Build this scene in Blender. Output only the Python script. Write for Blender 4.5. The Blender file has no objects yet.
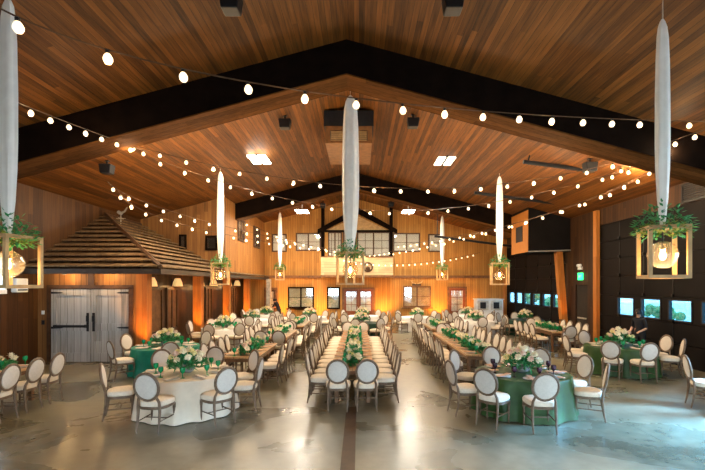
import bpy, bmesh, math, random
from math import sin, cos, pi, radians, sqrt
from mathutils import Vector, Matrix
random.seed(7)
scene = bpy.context.scene
COL = scene.collection
# ------------------------------------------------------------------ camera
F, VX, VY, CZ = 420.0, 359.0, 285.0, 2.5
cd = bpy.data.cameras.new('camera'); cam = bpy.data.objects.new('camera', cd); COL.objects.link(cam)
cam.location = (0, 0, CZ); cam.rotation_euler = (pi/2, 0, 0)
cd.sensor_width = 36; cd.lens = F/705*36
cd.shift_x = -(VX-352.5)/705; cd.shift_y = (VY-235)/705
cd.clip_end = 300
scene.camera = cam
scene.view_settings.view_transform = 'Standard'; scene.view_settings.look = 'None'
scene.view_settings.gamma = 1; scene.view_settings.exposure = 0.15
scene.view_settings.use_curve_mapping = False
# ------------------------------------------------------------------ world
w = bpy.data.worlds.new('world'); scene.world = w; w.use_nodes = True
bgn = w.node_tree.nodes['Background']; bgn.inputs[0].default_value = (.70, .86, 1, 1); bgn.inputs[1].default_value = 9

def area(name, loc, rot, sx, sy, power, col):
    l = bpy.data.lights.new(name, 'AREA'); l.shape = 'RECTANGLE'; l.size = sx; l.size_y = sy
    l.energy = power; l.color = col
    o = bpy.data.objects.new(name, l); COL.objects.link(o); o.location = loc; o.rotation_euler = rot
    o['kind'] = 'helper'
    return o
# daylight through the open hall end behind the camera and the open overhead door on the near right
area('daylight_open_end', (0, -3.95, 1.5), (pi/2, 0, pi), 15.2, 3.0, 1, (1, 1, 1)).data.cycles.is_portal = True
sd = area('daylight_side_door', (9.95, 7.0, 2.7), (0, pi/2-.74, .12), 2.0, 2.4, 1050, (.18, .52, 1)); sd.data.spread = radians(66)

# ------------------------------------------------------------------ materials
def new_mat(name):
    m = bpy.data.materials.new(name); m.use_nodes = True
    nt = m.node_tree; b = nt.nodes['Principled BSDF']
    return m, nt, b
def N(nt, t, **kw):
    n = nt.nodes.new(t)
    for k, v in kw.items(): setattr(n, k, v)
    return n
def math_n(nt, op, a, b=None):
    n = N(nt, 'ShaderNodeMath', operation=op)
    for i, v in enumerate((a, b)):
        if v is None: continue
        if isinstance(v, (int, float)): n.inputs[i].default_value = v
        else: nt.links.new(v, n.inputs[i])
    return n.outputs[0]
def ramp(nt, fac, stops):
    r = N(nt, 'ShaderNodeValToRGB'); e = r.color_ramp.elements
    e[0].position, e[0].color = stops[0][0], (*stops[0][1], 1)
    e[1].position, e[1].color = stops[-1][0], (*stops[-1][1], 1)
    for p, c in stops[1:-1]:
        x = e.new(p); x.color = (*c, 1)
    nt.links.new(fac, r.inputs[0]); return r.outputs[0]
def flat(name, col, rough=.6, metal=0, var=.18, scale=6, **kw):
    """single colour with a soft procedural variation"""
    m, nt, b = new_mat(name)
    tc = N(nt, 'ShaderNodeTexCoord'); n = N(nt, 'ShaderNodeTexNoise'); n.inputs['Scale'].default_value = scale
    n.inputs['Detail'].default_value = 3
    nt.links.new(tc.outputs['Object'], n.inputs['Vector'])
    lo = tuple(c*(1-var) for c in col); hi = tuple(min(1, c*(1+var)) for c in col)
    nt.links.new(ramp(nt, n.outputs[0], [(.3, lo), (.7, hi)]), b.inputs['Base Color'])
    b.inputs['Specular IOR Level'].default_value = .3
    b.inputs['Roughness'].default_value = rough; b.inputs['Metallic'].default_value = metal
    for k, v in kw.items(): b.inputs[k.replace('_', ' ')].default_value = v
    return m
def planks(name, dark, mid, light, across, grain, width, rough=.55, gap=.05, coord='world', gapdark=.25, joint=3.0):
    """boards laid side by side along one axis"""
    m, nt, b = new_mat(name)
    if coord == 'world':
        src = N(nt, 'ShaderNodeNewGeometry').outputs['Position']
    else:
        src = N(nt, 'ShaderNodeTexCoord').outputs['Object']
    sp = N(nt, 'ShaderNodeSeparateXYZ'); nt.links.new(src, sp.inputs[0])
    a = math_n(nt, 'DIVIDE', sp.outputs['XYZ'.index(across)], width)
    idx = math_n(nt, 'FLOOR', a); fr = math_n(nt, 'FRACT', a)
    wn1 = N(nt, 'ShaderNodeTexWhiteNoise', noise_dimensions='1D'); nt.links.new(idx, wn1.inputs['W'])
    g = math_n(nt, 'ADD', math_n(nt, 'DIVIDE', sp.outputs['XYZ'.index(grain)], joint), math_n(nt, 'MULTIPLY', wn1.outputs[0], 7.3))
    gi = math_n(nt, 'FLOOR', g)
    wn = N(nt, 'ShaderNodeTexWhiteNoise', noise_dimensions='2D')
    cb = N(nt, 'ShaderNodeCombineXYZ'); nt.links.new(idx, cb.inputs[0]); nt.links.new(gi, cb.inputs[1])
    nt.links.new(cb.outputs[0], wn.inputs['Vector'])
    mp = N(nt, 'ShaderNodeMapping'); nt.links.new(src, mp.inputs['Vector'])
    sc = [9, 9, 9]; sc['XYZ'.index(grain)] = .55
    mp.inputs['Scale'].default_value = sc
    no = N(nt, 'ShaderNodeTexNoise'); no.inputs['Scale'].default_value = 2.2; no.inputs['Detail'].default_value = 5
    nt.links.new(mp.outputs[0], no.inputs['Vector'])
    f = math_n(nt, 'ADD', math_n(nt, 'MULTIPLY', wn.outputs[0], .36), math_n(nt, 'MULTIPLY', no.outputs[0], .66))
    c = ramp(nt, f, [(.15, dark), (.5, mid), (.9, light)])
    e = math_n(nt, 'LESS_THAN', fr, gap)
    mx = N(nt, 'ShaderNodeMixRGB', blend_type='MULTIPLY'); nt.links.new(e, mx.inputs[0]); nt.links.new(c, mx.inputs[1])
    mx.inputs[2].default_value = (gapdark, gapdark, gapdark, 1)
    nt.links.new(mx.outputs[0], b.inputs['Base Color']); b.inputs['Roughness'].default_value = rough; b.inputs['Specular IOR Level'].default_value = .25
    bp = N(nt, 'ShaderNodeBump'); bp.inputs['Strength'].default_value = .25; bp.inputs['Distance'].default_value = .01
    nt.links.new(math_n(nt, 'SUBTRACT', no.outputs[0], e), bp.inputs['Height']); nt.links.new(bp.outputs[0], b.inputs['Normal'])
    return m
def glow(name, col, s):
    m, nt, b = new_mat(name)
    b.inputs['Base Color'].default_value = (*col, 1); b.inputs['Emission Color'].default_value = (*col, 1)
    b.inputs['Emission Strength'].default_value = s
    return m
def glass(name, tint=(1, 1, 1), gl=.12, rough=.02):
    m = bpy.data.materials.new(name); m.use_nodes = True; nt = m.node_tree; nt.nodes.clear()
    o = N(nt, 'ShaderNodeOutputMaterial'); mx = N(nt, 'ShaderNodeMixShader'); t = N(nt, 'ShaderNodeBsdfTransparent'); g = N(nt, 'ShaderNodeBsdfGlossy')
    lw = N(nt, 'ShaderNodeLayerWeight'); lw.inputs[0].default_value = .35
    t.inputs[0].default_value = (*tint, 1); g.inputs[1].default_value = rough
    f = math_n(nt, 'ADD', math_n(nt, 'MULTIPLY', lw.outputs['Facing'], .35), gl)
    nt.links.new(f, mx.inputs[0]); nt.links.new(t.outputs[0], mx.inputs[1]); nt.links.new(g.outputs[0], mx.inputs[2])
    nt.links.new(mx.outputs[0], o.inputs[0]); return m

M = {}
M['ceil'] = planks('ceiling_boards', (.022, .007, .001), (.125, .042, .006), (.27, .098, .015), 'X', 'Y', .12, .6, .06, joint=9.0)
M['wall_x'] = planks('wall_boards_back', (.28, .12, .025), (.42, .195, .042), (.54, .275, .068), 'X', 'Z', .16, .6, .07)
M['wall_y'] = planks('wall_boards_side', (.20, .075, .018), (.36, .15, .038), (.48, .23, .065), 'Y', 'Z', .16, .6, .07)
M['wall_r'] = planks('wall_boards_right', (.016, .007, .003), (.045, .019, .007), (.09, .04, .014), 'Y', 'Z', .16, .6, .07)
M['wall_low'] = planks('wall_boards_stained', (.025, .009, .003), (.060, .024, .007), (.11, .048, .014), 'Y', 'Z', .2, .5, .05)
M['front_x'] = planks('front_wall_boards', (.10, .042, .012), (.22, .095, .027), (.34, .165, .05), 'X', 'Z', .18, .6, .05)
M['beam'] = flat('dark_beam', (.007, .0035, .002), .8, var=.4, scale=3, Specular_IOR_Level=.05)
M['trim'] = flat('dark_trim', (.075, .036, .016), .5, var=.3)
M['trim_mid'] = flat('brown_trim', (.17, .075, .026), .5, var=.3)
M['under'] = planks('lit_underside_brown', (.035, .012, .003), (.085, .032, .008), (.14, .056, .014), 'Y', 'X', .2, .8, .04); M['under'].node_tree.nodes['Principled BSDF'].inputs['Specular IOR Level'].default_value = .03  # beam undersides: the light they catch is put into this browner colour
M['post'] = planks('post_wood', (.24, .08, .015), (.42, .15, .028), (.54, .22, .045), 'X', 'Z', .25, .5, .03)
M['door_grey'] = planks('door_boards', (.20, .19, .17), (.40, .38, .35), (.58, .56, .53), 'X', 'Z', .22, .45, .05)
M['door_red'] = flat('red_brown_door', (.20, .055, .02), .4)
M['black'] = flat('black_metal', (.012, .012, .014), .45)
M['garage'] = flat('overhead_door_dark', (.008, .0065, .006), .6, var=.25, scale=1.5, Specular_IOR_Level=.08)
M['garage_rib'] = flat('overhead_door_rib', (.004, .004, .004), .4)
M['shingle'] = planks('shingles', (.07, .04, .018), (.17, .10, .044), (.27, .165, .075), 'X', 'Y', .17, .8, .06, joint=.33)
M['shingle_y'] = planks('shingles_side', (.07, .04, .018), (.17, .10, .044), (.27, .165, .075), 'Y', 'X', .17, .8, .06, joint=.33)
M['fascia'] = flat('fascia_board', (.05, .032, .02), .6)
M['balcony'] = planks('balcony_boards', (.36, .22, .11), (.52, .35, .19), (.66, .48, .29), 'Z', 'X', .33, .6, .04, joint=1.3)
M['pine'] = flat('pale_pine', (.52, .33, .15), .5, var=.2)
M['white'] = flat('white_paint', (.75, .76, .76), .5, var=.05)
M['ribbon'] = flat('white_ribbon_fabric', (.95, .92, .84), .8, var=.05)
M['cream'] = flat('cream_upholstery', (.74, .64, .50), .85, var=.06, scale=30)
M['backcream'] = flat('linen_back_panel', (.60, .55, .48), .85, var=.06, scale=30)
M['chairwood'] = flat('weathered_brown_wood', (.150, .098, .060), .45, var=.35, scale=14)
M['tabletop'] = planks('farm_table_boards', (.30, .165, .07), (.48, .28, .125), (.60, .38, .19), 'X', 'Y', .15, .35, .05, coord='object')
M['tableleg'] = flat('table_leg_wood', (.17, .085, .038), .5, var=.3)
M['cloth_cream'] = flat('cream_cloth', (.70, .60, .46), .7, var=.06)
M['cloth_white'] = flat('white_cloth', (.74, .73, .70), .7, var=.05)
M['cloth_teal'] = flat('emerald_velvet', (.006, .17, .10), .5, var=.2)
M['cloth_olive'] = flat('olive_velvet', (.026, .068, .015), .5, var=.25)
M['cloth_dark'] = flat('dark_green_velvet', (.006, .035, .02), .55, var=.25)
M['plate'] = flat('white_china', (.78, .75, .70), .2, var=.03)
M['napkin'] = flat('peach_linen', (.62, .36, .22), .85, var=.1)
M['napkin_w'] = flat('ivory_linen', (.72, .62, .50), .85, var=.06)
M['goblet'] = flat('green_glass', (.008, .36, .12), .08, var=.1, Transmission_Weight=.3)
M['goblet_p'] = flat('smoky_glass', (.07, .025, .05), .08, var=.1, Transmission_Weight=.3)
M['leaf'] = flat('emerald_leaves', (.035, .24, .075), .5, var=.5, scale=12)
M['leaf_y'] = flat('yellow_green_leaves', (.14, .24, .02), .5, var=.4, scale=12)
M['bloom'] = flat('ivory_petals', (.80, .74, .55), .7, var=.1, scale=20)
M['bloom_y'] = flat('pale_yellow_petals', (.78, .68, .32), .7, var=.1, scale=20)
M['bloom_p'] = flat('blush_petals', (.76, .56, .44), .7, var=.1, scale=20)
M['vase'] = flat('clear_bowl', (.45, .48, .45), .1, Transmission_Weight=.5)
M['bulb'] = glow('warm_bulb', (1, .78, .50), 1.9)
M['bulb_big'] = glow('filament_glow', (1, .72, .36), 14)
M['led'] = glow('led_panel', (1, .95, .82), 14)
M['led_dim'] = glow('led_panel_dim', (1, .93, .8), 2.0)
M['uplight'] = glow('amber_lens', (1, .42, .06), 3)
M['shade'] = glow('sconce_shade', (1, .62, .24), .55)
M['exit'] = glow('exit_green', (.02, .8, .25), 2.5)
M['pane'] = glass('window_glass')
M['pane_tint'] = glass('tinted_door_glass', (.36, .62, .74), .03)
M['globe'] = glass('globe_glass', (1, .86, .66), .08, .1)
_nt = M['globe'].node_tree; _m = [n for n in _nt.nodes if n.type == 'MIX_SHADER'][0]; _o = [n for n in _nt.nodes if n.type == 'OUTPUT_MATERIAL'][0]
_t = N(_nt, 'ShaderNodeBsdfTranslucent'); _t.inputs[0].default_value = (1, .85, .68, 1); _x = N(_nt, 'ShaderNodeMixShader'); _x.inputs[0].default_value = .045
_nt.links.new(_m.outputs[0], _x.inputs[1]); _nt.links.new(_t.outputs[0], _x.inputs[2]); _nt.links.new(_x.outputs[0], _o.inputs[0])
M['blind'] = flat('pale_blind', (.62, .60, .52), .8, var=.05)
M['blind_dim'] = flat('green_grey_blind', (.28, .31, .25), .8, var=.12)
M['room_dark'] = flat('dark_room', (.025, .018, .012), .8)
M['paving'] = flat('unseen_paving', (.34, .33, .31), .9)
M['foliage'] = flat('outdoor_foliage', (.10, .22, .08), .8, var=.5, scale=3)
M['grass'] = flat('outdoor_gravel', (.62, .66, .68), .9)
M['skin'] = flat('skin', (.58, .34, .23), .5, var=.05)
M['hair'] = flat('dark_hair', (.015, .010, .008), .5)
M['shirt'] = flat('black_shirt', (.012, .012, .015), .8)
M['stone'] = flat('pale_stone_column', (.50, .44, .36), .8, var=.3)
M['brass'] = flat('pale_metal', (.62, .58, .50), .35, metal=.6)
# floor : stained, polished concrete with clouding
m, nt, b = new_mat('polished_concrete'); M['floor'] = m
geo = N(nt, 'ShaderNodeNewGeometry')
n1 = N(nt, 'ShaderNodeTexNoise'); n1.inputs['Scale'].default_value = .55; n1.inputs['Detail'].default_value = 6; n1.inputs['Distortion'].default_value = .6
n2 = N(nt, 'ShaderNodeTexNoise'); n2.inputs['Scale'].default_value = 5; n2.inputs['Detail'].default_value = 5
for n in (n1, n2): nt.links.new(geo.outputs['Position'], n.inputs['Vector'])
f = math_n(nt, 'ADD', math_n(nt, 'MULTIPLY', n1.outputs[0], .75), math_n(nt, 'MULTIPLY', n2.outputs[0], .25))
cc = ramp(nt, f, [(.32, (.075, .065, .040)), (.5, (.17, .15, .095)), (.68, (.27, .24, .16))])
sp = N(nt, 'ShaderNodeSeparateXYZ'); nt.links.new(geo.outputs['Position'], sp.inputs[0])
jx = math_n(nt, 'LESS_THAN', math_n(nt, 'FRACT', math_n(nt, 'DIVIDE', math_n(nt, 'ADD', sp.outputs[0], 50.155), 5.0)), .0025)
jy = math_n(nt, 'LESS_THAN', math_n(nt, 'FRACT', math_n(nt, 'DIVIDE', math_n(nt, 'ADD', sp.outputs[1], 1.3), 5.0)), .0025)
jj = math_n(nt, 'MAXIMUM', jx, jy)
mx = N(nt, 'ShaderNodeMixRGB', blend_type='MULTIPLY'); nt.links.new(jj, mx.inputs[0]); nt.links.new(cc, mx.inputs[1]); mx.inputs[2].default_value = (.45, .45, .45, 1)
nt.links.new(mx.outputs[0], b.inputs['Base Color'])
nt.links.new(ramp(nt, n1.outputs[0], [(.3, (.20,)*3), (.7, (.40,)*3)]), b.inputs['Roughness'])
b.inputs['Specular IOR Level'].default_value = .6
bp = N(nt, 'ShaderNodeBump'); bp.inputs['Strength'].default_value = .06; bp.inputs['Distance'].default_value = .02
nt.links.new(n2.outputs[0], bp.inputs['Height']); nt.links.new(bp.outputs[0], b.inputs['Normal'])

# ------------------------------------------------------------------ mesh helpers
class MB:
    def __init__(s): s.v = []; s.f = []; s.mi = []; s.cur = 0
    def add(s, vs, fs):
        o = len(s.v); s.v += [tuple(v) for v in vs]
        for f in fs: s.f.append(tuple(i+o for i in f)); s.mi.append(s.cur)
        return s
    def box(s, x0, x1, y0, y1, z0, z1):
        return s.add([(x0,y0,z0),(x1,y0,z0),(x1,y1,z0),(x0,y1,z0),(x0,y0,z1),(x1,y0,z1),(x1,y1,z1),(x0,y1,z1)],
                     [(0,3,2,1),(4,5,6,7),(0,1,5,4),(1,2,6,5),(2,3,7,6),(3,0,4,7)])
    def poly_extrude(s, pts, axis, a0, a1):
        """pts 2D outline extruded along axis (0=x:(y,z) 1=y:(x,z) 2=z:(x,y))"""
        n = len(pts)
        def mk(p, a): return {0: (a, p[0], p[1]), 1: (p[0], a, p[1]), 2: (p[0], p[1], a)}[axis]
        vs = [mk(p, a0) for p in pts] + [mk(p, a1) for p in pts]
        fs = [tuple(range(n)), tuple(range(2*n-1, n-1, -1))] + [(i, (i+1) % n, (i+1) % n+n, i+n) for i in range(n)]
        return s.add(vs, fs)
    def tube(s, pts, rad, n=8, close=False, cap=True, flatten=None):
        pts = [Vector(p) for p in pts]; m = len(pts)
        if not hasattr(rad, '__len__'): rad = [rad]*m
        vs = []; prev = None
        for i, p in enumerate(pts):
            a = pts[(i-1) % m] if (close or i > 0) else p
            c = pts[(i+1) % m] if (close or i < m-1) else p
            t = (c-a).normalized()
            if prev is None:
                u = t.orthogonal().normalized() if abs(t.x) > .99 or True else None
                ref = Vector((0, 0, 1)) if abs(t.z) < .9 else Vector((0, 1, 0))
                u = (ref - t*ref.dot(t)).normalized()
            else:
                u = (prev - t*prev.dot(t)).normalized()
            prev = u; v = t.cross(u)
            for k in range(n):
                an = 2*pi*k/n
                vs.append(p + (u*cos(an) + v*sin(an)*(flatten or 1))*rad[i])
        fs = []
        for i in range(m if close else m-1):
            j = (i+1) % m
            for k in range(n):
                fs.append((i*n+k, i*n+(k+1) % n, j*n+(k+1) % n, j*n+k))
        if cap and not close:
            fs.append(tuple(range(n-1, -1, -1))); fs.append(tuple((m-1)*n+k for k in range(n)))
        return s.add(vs, fs)
    def lathe(s, prof, n=16, c=(0, 0, 0), sx=1, sy=1):
        vs = []; m = len(prof)
        for r, z in prof:
            for k in range(n):
                a = 2*pi*k/n; vs.append((c[0]+r*cos(a)*sx, c[1]+r*sin(a)*sy, c[2]+z))
        fs = [(i*n+k, i*n+(k+1) % n, (i+1)*n+(k+1) % n, (i+1)*n+k) for i in range(m-1) for k in range(n)]
        fs.append(tuple(range(n-1, -1, -1))); fs.append(tuple((m-1)*n+k for k in range(n)))
        return s.add(vs, fs)
    def ball(s, c, r, n=10, m=6, sz=1):
        return s.lathe([(max(.001, r*sin(pi*i/m)), -r*cos(pi*i/m)*sz) for i in range(m+1)], n, c)
    def mesh(s, name, mats, smooth=False):
        me = bpy.data.meshes.new(name); me.from_pydata(s.v, [], s.f); me.update()
        if not isinstance(mats, (list, tuple)): mats = [mats]
        for mm in mats: me.materials.append(M[mm] if isinstance(mm, str) else mm)
        if len(mats) > 1: me.polygons.foreach_set('material_index', s.mi)
        bm = bmesh.new(); bm.from_mesh(me); bmesh.ops.recalc_face_normals(bm, faces=bm.faces); bm.to_mesh(me); bm.free()
        if smooth:
            me.polygons.foreach_set('use_smooth', [True]*len(me.polygons))
            try: me.set_sharp_from_angle(angle=radians(40))
            except Exception: pass
        return me
    def build(s, name, mats, parent=None, smooth=False, bevel=0):
        o = bpy.data.objects.new(name, s.mesh(name, mats, smooth)); COL.objects.link(o)
        if parent is not None: o.parent = parent
        if bevel:
            b = o.modifiers.new('bevel', 'BEVEL'); b.width = bevel; b.segments = 2; b.limit_method = 'ANGLE'
        return o
def link_mesh(name, me, parent=None):
    o = bpy.data.objects.new(name, me); COL.objects.link(o)
    if parent is not None: o.parent = parent
    return o
def empty(name, loc=(0, 0, 0), rz=0):
    o = bpy.data.objects.new(name, None); COL.objects.link(o); o.location = loc; o.rotation_euler = (0, 0, rz)
    o.empty_display_size = .1
    return o
def tag(o, label, cat, group=None, kind=None):
    o['label'] = label; o['category'] = cat
    if group: o['group'] = group
    if kind: o['kind'] = kind
    return o
def struct(o, label=None, cat=None):
    o['kind'] = 'structure'
    if label: o['label'] = label
    if cat: o['category'] = cat
    return o
def copy_tree(o, parent=None):
    c = o.copy(); COL.objects.link(c)
    if parent is not None: c.parent = parent
    for ch in list(o.children): copy_tree(ch, c)
    return c
used = set()
def place(proto, loc, rz, label, cat, group=None):
    if proto.name in used: o = copy_tree(proto)
    else: o = proto; used.add(proto.name)
    o.location = loc; o.rotation_euler = (0, 0, rz)
    return tag(o, label, cat, group)
def at(px, py, Y): return Vector(((px-VX)*Y/F, Y, CZ-(py-VY)*Y/F))
ORD = ['first', 'second', 'third', 'fourth', 'fifth', 'sixth', 'seventh', 'eighth', 'ninth', 'tenth', 'eleventh', 'twelfth']

# ------------------------------------------------------------------ shell
XL, XR, YB, YF, XC = -10.4, 9.87, 28.4, -4.0, -.3
RZ, SL = 8.35, .27
def cz(x): return RZ - SL*abs(x-XC)
fl = struct(MB().box(XL-.2, XR+.2, YF, YB+.2, -.2, 0).build('floor', 'floor'), 'polished brown concrete hall floor', 'floor')
struct(MB().box(-.255, -.055, YF, 8.6, .0, .004).build('trim_1', 'trim'), 'dark drain slot running down the concrete floor', 'floor slot')
c = MB()
for sgn in (-1, 1):
    xe = XL-.25 if sgn < 0 else XR+.25
    c.poly_extrude([(XC, RZ), (xe, cz(xe)), (xe, cz(xe)+.2), (XC, RZ+.2)], 1, YF, YB+.2)
struct(c.build('ceiling', 'ceil'), 'sloping reddish brown plank ceiling', 'ceiling')
# left wall with a daylight window
wl = MB()
wy0, wy1, wz0, wz1 = 9.9, 12.35, 2.32, 3.35
wl.box(XL-.2, XL, YF, wy0, 0, cz(XL)).box(XL-.2, XL, wy1, YB, 0, cz(XL)).box(XL-.2, XL, wy0, wy1, 0, wz0).box(XL-.2, XL, wy0, wy1, wz1, cz(XL))
struct(wl.build('wall_left', 'wall_low'), 'left hall wall of brown vertical boards', 'wall')
o = MB(); o.box(XL-.12, XL+.05, wy0, wy1, wz0-.08, wz0+.04).box(XL-.12, XL+.05, wy0, wy1, wz1-.04, wz1+.08)
for y in (wy0, (wy0+wy1)/2-.03, wy1-.07): o.box(XL-.12, XL+.04, y, y+.07, wz0, wz1)
wfr = struct(o.build('window_1', 'white'), 'white framed daylight window on the left wall', 'window')
MB().box(XL-.1, XL-.09, wy0, wy1, wz0, wz1).build('pane', 'pane', wfr)
# back wall
struct(MB().poly_extrude([(XL, 0), (XR, 0), (XR, cz(XR)+.1), (XC, RZ+.1), (XL, cz(XL)+.1)], 1, YB, YB+.2).build('wall_back', 'wall_x'),
       'honey coloured board wall at the far end', 'wall')
# right wall pieces
GZ = 4.95
rw = MB()
rw.box(XR, XR+.2, YF, YB, GZ, cz(XR)+.08)
rw.box(XR, XR+.2, 17.35, 18.15, 0, GZ).box(XR, XR+.2, 19.15, 20.0, 0, GZ).box(XR, XR+.2, 18.15, 19.15, 2.5, GZ)
rw.box(XR, XR+.2, .6, 8.3, 3.7, GZ)
rw.box(XR, XR+.2, 28.2, YB, 0, GZ).box(XR, XR+.2, 8.3, 9.1, 0, GZ).box(XR, XR+.2, YF, .6, 0, GZ)
struct(rw.build('wall_right', 'wall_r'), 'right hall wall of brown boards between overhead doors', 'wall')
dd = struct(MB().box(XR+.06, XR+.12, 18.15, 19.15, 0, 2.5).build('door_3', 'room_dark', bevel=.01), 'dark exit door under the green exit sign', 'door')
MB().box(XR+.0, XR+.05, 18.3, 19.0, 1.0, 1.06).build('push_bar', 'brass', dd)
# posts at right
for i, (y0, y1, lab) in enumerate([(17.18, 17.42, 'orange lit timber post beside the near overhead door'), (28.0, 28.3, 'timber post in the far right corner')]):
    struct(MB().box(XR-.17, XR-.01, y0, y1, 0, cz(XR)-.05).build('trim_%d' % (i+2), 'post', bevel=.01), lab, 'post')
# overhead doors
def garage(name, y0, y1, wins, label):
    r = empty(name, (XR, y0, 0)); struct(r, label, 'garage door')
    rows = [(0.002, .66), (.68, 1.30), (1.32, 2.10), (2.12, 2.82), (2.84, 3.52), (3.54, 4.22), (4.24, 4.94)]
    wins = sorted(wins); hw, a0, a1 = .47, 1.38, 2.02
    for k, (z0, z1) in enumerate(rows):
        b_ = MB()
        if k == 2:
            b_.box(.03, .11, 0, y1-y0, z0, a0).box(.03, .11, 0, y1-y0, a1, z1)
            e = 0
            for wy in wins:
                b_.box(.03, .11, e, wy-hw-y0, a0, a1); e = wy+hw-y0
            b_.box(.03, .11, e, y1-y0, a0, a1)
        else:
            b_.box(.03, .11, 0, y1-y0, z0, z1)
        b_.build('door_panel', 'garage', r)
    MB().box(.111, .13, 0, y1-y0, .64, .70).box(.111, .13, 0, y1-y0, 1.28, 1.34).box(.111, .13, 0, y1-y0, 2.08, 2.14).box(.111, .13, 0, y1-y0, 2.80, 2.86).box(.111, .13, 0, y1-y0, 3.50, 3.56).box(.111, .13, 0, y1-y0, 4.20, 4.26).box(.05, .13, 0, y1-y0, 4.93, 4.96).build('joint_strip', 'garage_rib', r)
    st = MB(); n = max(2, int((y1-y0)/1.35))
    for k in range(n+1):
        yy = min(max(k*(y1-y0)/n, .03), y1-y0-.03)
        for z0, z1 in rows:
            if (z0, z1) != rows[2]: st.box(.015, .03, yy-.02, yy+.02, z0, z1)
            for zz in (z0+.05,): st.box(-.03, .015, yy-.04, yy+.04, zz-.05, zz+.05)
    st.build('hinge_rib', 'garage_rib', r)
    for wy in wins:
        fr = MB(); y = wy-y0
        for s in (-1, 1):
            fr.box(.01, .12, y+s*hw-.025, y+s*hw+.025, a0-.02, a1+.02)
        fr.box(.01, .12, y-hw, y+hw, a0-.03, a0+.02).box(.01, .12, y-hw, y+hw, a1-.02, a1+.03)
        wf = fr.build('window_frame', 'black', r)
        MB().box(.06, .065, y-hw, y+hw, a0, a1).build('pane', 'pane_tint', wf)
    return r
garage('door_4', 9.15, 17.3, [16.85-.0, 15.6, 14.25, 12.95, 11.65, 10.35][1:], 'near dark overhead door with small bright windows')
garage('door_5', 20.05, 28.15, [27.2, 25.95, 24.7, 23.4, 22.15, 20.9], 'far dark overhead door with six bright windows')
# outside, seen through the overhead door windows
og = MB().box(XR+.3, 60, -20, 60, -.25, -.05).build('ground', 'grass'); struct(MB().box(-30, XR+.2, -40, YF-.22, -.25, -.02).build('added_ground_entrance', 'paving'), 'unseen grey paving added outside the entrance end', 'ground')  # entrance paving is unseen, added to keep upward sky light off the ceiling
struct(og, 'pale gravel drive outside the overhead doors', 'ground')
def bush(x, y, s, i):
    b_ = MB(); rr = random.Random(i)
    for k in range(26):
        b_.ball((rr.uniform(-1, 1)*s, rr.uniform(-1, 1)*s, rr.uniform(.2, 1.3)*s), s*rr.uniform(.25, .45), 8, 5)
    o = b_.build('shrub', 'foliage'); o.location = (x, y, -.06)
    return o
shr = ['left of the nearest', 'behind the second', 'between the near and far doors', 'behind the far door', 'at the far end']
for i, (x, y, s) in enumerate([(19, 21.0, .7), (20, 27.5, .8), (21, 36, .7), (21, 46, .8), (24, 58, .9)]):
    tag(bush(x, y, s, i), 'green shrub outside the overhead doors, %s from the camera' % ORD[i], 'shrub', 'shrubs outside')

wc = MB().box(XL, -7.6, YF-.2, YF, 0, cz(XL)).box(7.6, XR, YF-.2, YF, 0, cz(XL)).box(-7.6, 7.6, YF-.2, YF, 3.0, RZ)
struct(wc.build('wall_entrance', 'front_x'), 'entrance end wall behind the viewer with wide opening', 'wall')
# beams
def beam(name, y0, y1, zb, label):
    b_ = MB(); s = SL
    for sgn in (-1, 1):
        xe = XL+.02 if sgn < 0 else XR-.02
        ze = zb - s*abs(xe-XC)
        b_.poly_extrude([(XC, zb), (xe, ze), (xe, cz(xe)+.03), (XC, RZ+.03)], 1, y0, y1)
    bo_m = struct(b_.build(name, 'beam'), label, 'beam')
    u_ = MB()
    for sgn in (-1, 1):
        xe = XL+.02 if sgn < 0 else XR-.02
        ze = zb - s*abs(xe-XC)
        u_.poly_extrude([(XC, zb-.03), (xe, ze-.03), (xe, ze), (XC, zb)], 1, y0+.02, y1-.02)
    u_.build('lit_underside', 'under', bo_m)  # thin layer added so the beam's lit underside shows brown
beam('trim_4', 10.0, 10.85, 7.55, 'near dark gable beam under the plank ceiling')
beam('trim_5', 21.7, 22.4, 7.55, 'far dark gable beam under the plank ceiling')
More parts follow.
